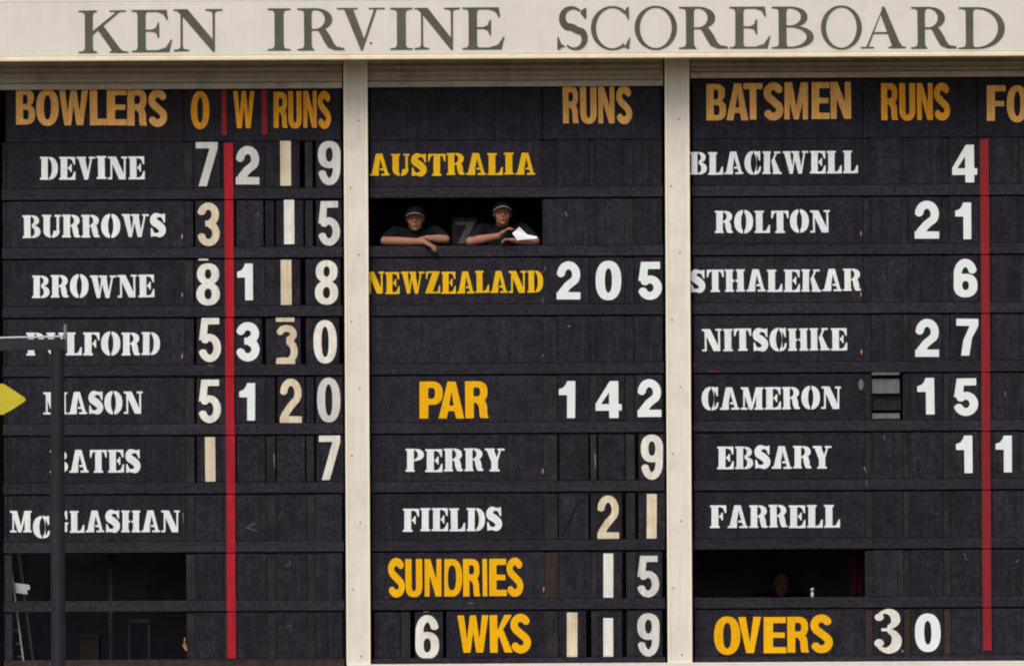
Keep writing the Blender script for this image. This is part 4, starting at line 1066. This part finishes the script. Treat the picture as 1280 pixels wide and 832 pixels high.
rc = tag(meshobj("hanging_cloth", V, F, M['redcloth'], None, smooth=True), "dark red cloth hanging at the right of the lower right opening", "cloth")
so = rc.modifiers.new("s", 'SOLIDIFY'); so.thickness = .004

# left-hand openings: ladder, pale folded cloth, stud, shelf box, chair
def bar(name, a, b, w, m_, parent, dep=None):
    a, b = Vector(a), Vector(b); d = (b-a).normalized(); s_ = d.cross(Vector((0,1,0))).normalized()*w/2; t = Vector((0, (dep or w)/2, 0))
    V = [a-s_-t, a+s_-t, a+s_+t, a-s_+t, b-s_-t, b+s_-t, b+s_+t, b-s_+t]
    return meshobj(name, [tuple(v) for v in V], [(0,1,5,4),(1,2,6,5),(2,3,7,6),(3,0,4,7),(4,5,6,7),(3,2,1,0)], m_, parent)
la, lb = P3(12, 690, .10), P3(31, 832, .16)
la = Vector(la); lb = Vector(lb)
e = empty("stepladder", (lb.x, .16, lb.z), "leaning metal stepladder behind the lower left openings", "ladder")
bar("side_rail", la, lb, .013, M['alu'], e, .04)
la2, lb2 = Vector(P3(24, 690, .42)), Vector(P3(43, 832, .48))
bar("side_rail", la2, lb2, .022, M['greyplate'], e, .04)
for i in range(7):
    t = .22+.115*i; p = la.lerp(lb, t); q = la2.lerp(lb2, t)
    bar("rung", p+Vector((-.05, .02, 0)), (p+Vector((.004, .02, 0))), .017, M['greyplate'], e, .05)
V = []; F = []
pl = [(18.5,727),(37,729.5),(38,735),(34,736.5),(35,741.5),(20.5,739.5)]
V = [P3(x, y, .07+.006*(i % 2)) for i, (x, y) in enumerate(pl)]; V += [(a, b_+.03, c_) for a, b_, c_ in V]; n = len(pl)
F = [tuple(range(n))[::-1], tuple(range(n, 2*n))]+[(i, (i+1) % n, (i+1) % n+n, i+n) for i in range(n)]
tag(meshobj("folded_rag", V, F, M['alu'], None), "pale folded rag laid over the ladder in the lower left opening", "cloth")
box("stud", P3(136, 700, .3)[0], P3(141, 700, .3)[0], .28, .34, cz(870), cz(685), M['board'], sb)
a = P3(162, 745, .8); b_ = P3(186, 730, .8)
e = empty("stored_box", (a[0], .8, a[2]), "dim brown box on a shelf in the lower left opening", "box")
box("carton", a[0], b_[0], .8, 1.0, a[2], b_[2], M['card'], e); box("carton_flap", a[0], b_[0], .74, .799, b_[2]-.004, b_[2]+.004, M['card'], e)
a = P3(160, 772, .5); b_ = P3(188, 777, .5)
e = empty("chair", (a[0], .5, cz(870)), "grey-framed chair seen dimly in the lowest left opening", "chair")
box("backrest", a[0], b_[0], .49, .51, b_[2], a[2], M['mullion'], e)
for xx in (a[0]+.01, b_[0]-.01): box("leg", xx-.01, xx+.01, .512, .53, cz(871), a[2]-.002, M['steel'], e)
box("seat", a[0], b_[0], .54, .9, cz(845), cz(842), M['steel'], e)
for xx in (a[0]+.01, b_[0]-.01): box("leg", xx-.01, xx+.01, .87, .89, cz(871), cz(845)-.002, M['steel'], e)
a = P3(100, 822, .9); b_ = P3(124, 796, .9)
e = empty("stored_carton", (a[0], .9, cz(870)), "low brown carton left of the chair in the lowest left opening", "box")
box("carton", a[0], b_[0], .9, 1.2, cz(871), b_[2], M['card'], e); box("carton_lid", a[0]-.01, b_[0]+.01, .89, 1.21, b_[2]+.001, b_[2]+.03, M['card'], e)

# ================================================================== FOREGROUND POLE AND YELLOW SIGN
PD = 3.0
def tube(name, path, rad, m_, parent, n=20):
    V = []; F = []
    for i, (p, r) in enumerate(zip(path, rad)):
        p = Vector(p); d = (Vector(path[min(i+1, len(path)-1)])-Vector(path[max(i-1, 0)])).normalized()
        s_ = d.cross(Vector((0,1,0)) if abs(d.y) < .9 else Vector((1,0,0))).normalized(); t = d.cross(s_)
        for k in range(n): V.append(tuple(p+s_*r*math.cos(2*math.pi*k/n)+t*r*math.sin(2*math.pi*k/n)))
    for i in range(len(path)-1):
        for k in range(n): F.append((i*n+k, i*n+(k+1) % n, (i+1)*n+(k+1) % n, (i+1)*n+k))
    q = len(V); V += V[:n]+V[(len(path)-1)*n:len(path)*n]      # end caps with verts of their own keep the tube's shading clean
    F += [tuple(q+k for k in range(n))[::-1], tuple(q+n+k for k in range(n))]
    return meshobj(name, V, F, m_, parent, smooth=True)
def PP(px, py, d=PD): X, Z = XZ(px, py, d); return (X, -d, Z)
fS = S*(D-PD)/D
bx, _, _ = PP(73.9, 832); tx, _, tz = PP(72, 434)
pe = empty("steel_pole", (bx, -PD, 0), "dark steel pole with a crossarm in front of the left name boards", "pole")
tube("lower_shaft", [(bx, -PD, 0.004), (bx-.001, -PD, PP(72, 640)[2])], [.059, .059], M['steel'], pe)
tube("upper_shaft", [(bx-.001, -PD, PP(72, 640)[2]+.001), (tx, -PD, tz)], [.0585, .057], M['steel'], pe)
a = PP(-60, 430.4); b_ = PP(81.5, 429.6)
bar("crossarm", a, b_, 13.4*fS, M['steel'], pe, .10)
tube("lit_top_edge", [PP(-60, 422.6), PP(79, 419.6)], [.0085, .0085], M['lit_edge'], pe, 10)  # thin pale tube stands in for the crossarm's lit top edge
tube("end_rod", [PP(81.8, 437), PP(81.6, 404.5)], [.014, .013], M['greytube'], pe, 10)
# yellow pointed sign on its own stake
sx_, _, _ = PP(-34, 832)
ye = empty("arrow_sign", (sx_, -PD-.15, 0), "yellow pointed sign board entering at the left picture edge", "sign")
pts = [(-62, 478.4), (4.5, 478.6), (14, 484.5), (30.5, 495.6), (32.4, 498.6), (30, 501.4), (14, 511.5), (4, 516.8), (-62, 517.4)]
n = len(pts); V = [(XZ(x, y, PD+.15)[0], -PD-.15, XZ(x, y, PD+.15)[1]) for x, y in pts]; V += [(p[0], p[1]+.012, p[2]) for p in V]
meshobj("sign_panel", V, [tuple(range(n))[::-1], tuple(range(n, 2*n))]+[(i, (i+1) % n, (i+1) % n+n, i+n) for i in range(n)], M['signy'], ye)
tube("stake", [(sx_, -PD-.11, .004), (sx_, -PD-.11, XZ(-34, 474, PD)[1])], [.025, .025], M['steel'], ye, 12)

# ================================================================== GROUND
V = [(-400,-300,0),(400,-300,0),(400,300,0),(-400,300,0)]
tag(meshobj("ground", V, [(0,1,2,3)], M['grass'], None), kind="structure")
